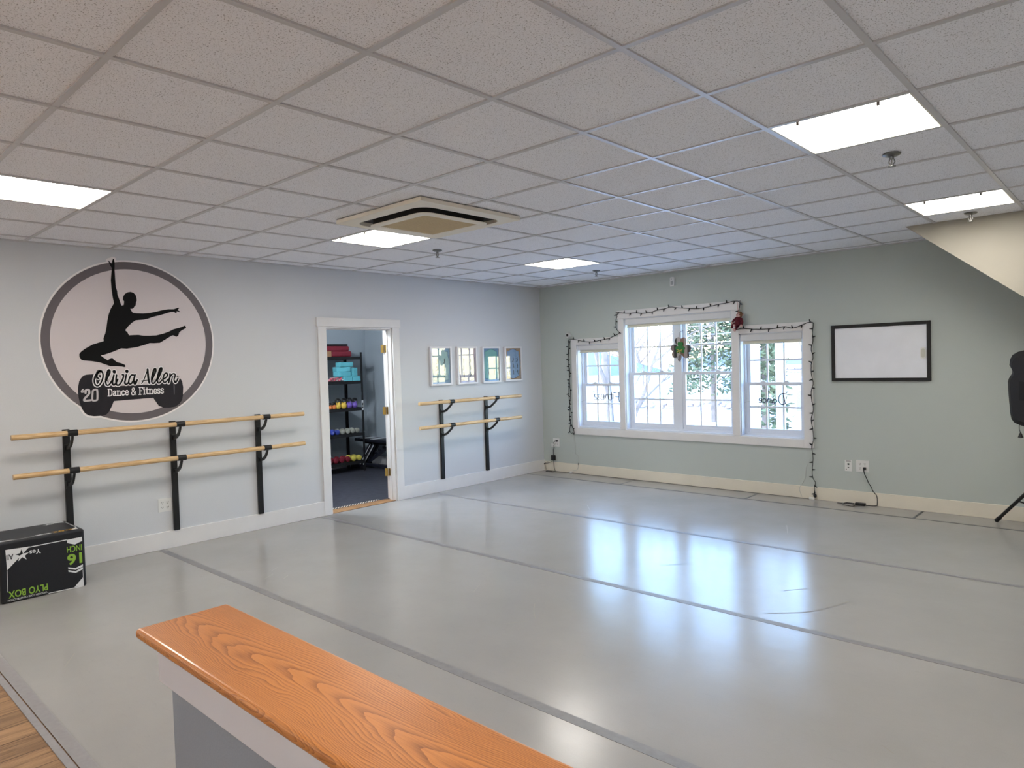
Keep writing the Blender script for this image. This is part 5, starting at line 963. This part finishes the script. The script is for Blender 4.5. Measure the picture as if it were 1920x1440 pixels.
def house(name_loc, x0, x1, y0, y1, ez, rz, rm, label, wins, hip=.3, door=None, wm=SID):
    r = thing('house', name_loc, label, 'house'); q = MB(); q.box(x0, x1, y0, y1, GZ, ez); q.build('wall', wm, r)
    q = MB(); ov = .35; a0, a1, b0, b1 = x0 - ov, x1 + ov, y0 - ov, y1 + ov; yc = (b0 + b1) / 2; hp = (b1 - b0) * hip
    q.add([(a0, b0, ez), (a1, b0, ez), (a1, b1, ez), (a0, b1, ez), (a0 + hp, yc, rz), (a1 - hp, yc, rz)], [(0, 1, 5, 4), (1, 2, 5), (2, 3, 4, 5), (3, 0, 4), (3, 2, 1, 0)]); q.build('roof', rm, r)
    q = MB(); q.box(a0, a1, b0 - .02, b0 + .06, ez - .12, ez + .02); q.build('fascia', SID, r)
    for wx0, wx1, wz0, wz1 in wins:
        q = MB(); q.box(wx0 - .06, wx1 + .06, y0 - .04, y0 + .01, wz0 - .06, wz1 + .06); f = q.build('window', SID, r); q = MB(); q.box(wx0, wx1, y0 - .05, y0 - .03, wz0, wz1); q.build('pane', WIN, f)
    if door: q = MB(); q.box(door[0], door[1], y0 - .03, y0 + .01, GZ, door[2]); q.build('door', mat('blue_door', (128, 146, 178), .6), r)
    return r
house((-22, 30, GZ), -27, -18.2, 27.6, 34.5, .62, 2.3, ROOFB, 'white house with a blue grey hip roof beyond the narrow window nearest the room corner', [(-20.6, -20.0, -.7, .15), (-19.6, -19.0, -.7, .15)], .5)
SHG = mat('shingle_siding', (196, 190, 190), .8); t, b = nodes(SHG); tc = t.nodes.new('ShaderNodeTexCoord'); br = t.nodes.new('ShaderNodeTexBrick'); br.inputs['Scale'].default_value = 1; br.inputs['Brick Width'].default_value = .3; br.inputs['Row Height'].default_value = .14; br.inputs['Mortar Size'].default_value = .014
br.inputs['Color1'].default_value = (*lin((206, 196, 196)), 1); br.inputs['Color2'].default_value = (*lin((176, 168, 172)), 1); br.inputs['Mortar'].default_value = (*lin((120, 118, 128)), 1); mp = t.nodes.new('ShaderNodeMapping'); mp.inputs['Rotation'].default_value = (math.pi / 2, 0, 0); t.links.new(tc.outputs['Object'], mp.inputs['Vector']); t.links.new(mp.outputs[0], br.inputs['Vector']); t.links.new(br.outputs['Color'], b.inputs['Base Color'])
house((-2, 26, GZ), -5.6, 3.5, 23.1, 30, 1.12, 2.3, ROOFG, 'shingle sided house with a low grey roof beyond the window beside the whiteboard', [(-4.9, -4.4, -.9, .0), (-3.6, -2.8, -.9, .0)], .5, None, SHG)
house((-15, 38, GZ), -18.5, -11.5, 36, 42, .9, 2.1, ROOFG, 'low white outbuilding behind the yellow green evergreen', [], .5, (-14.6, -13.6, .2))
for x, wd, l in ((2.06, .14, 'white square porch column outside the window beside the whiteboard, the wider one'), (2.46, .11, 'white square porch column outside the window beside the whiteboard, the narrower one')):
    r = thing('porch_column', (x, 2.6, GZ), l, 'porch column', 'porch columns outside'); q = MB(); q.box(x - wd / 2, x + wd / 2, 2.6 - wd / 2, 2.6 + wd / 2, GZ, 2.9); q.build('shaft', SID, r, bevel=.008); q = MB(); q.box(x - wd * .65, x + wd * .65, 2.6 - wd * .65, 2.6 + wd * .65, GZ, GZ + .15); q.box(x - wd * .65, x + wd * .65, 2.6 - wd * .65, 2.6 + wd * .65, 2.9, 3.0); q.build('mouldings', SID, r, bevel=.008)
q = MB(); rn = random.Random(5)
for k in range(150): x = -30 + k * .22; q.ball((x, 31 + rn.uniform(-.25, .25), GZ + rn.uniform(.1, .6)), (rn.uniform(.14, .3), .25, rn.uniform(.1, .2)), 8, 5)
tag(q.build('stone_wall', mat('field_stone', (176, 162, 158), .9, var=.25, vscale=3), loc=(-14, 31, GZ)), 'low rough stone wall across the ground outside the middle window', 'stone wall')
for z0, z1, l in ((2.15, 2.6, 'upper sagging utility wire crossing the view outside'), (1.95, 2.35, 'lower sagging utility wire crossing the view outside')):
    q = MB(); q.tube([(x, 10 + .02 * x, z0 + (z1 - z0) * (x + 16) / 22 - .25 * math.sin(math.pi * (x + 16) / 22)) for x in [-16 + k for k in range(23)]], .012, 6); tag(q.build('utility_wire', mat('wire_pale', (120, 120, 126), .6), loc=(-5, 10, 2.2)), l, 'wire', 'utility wires outside')

for o in scene.objects:
    if '_o' in o: del o['_o']
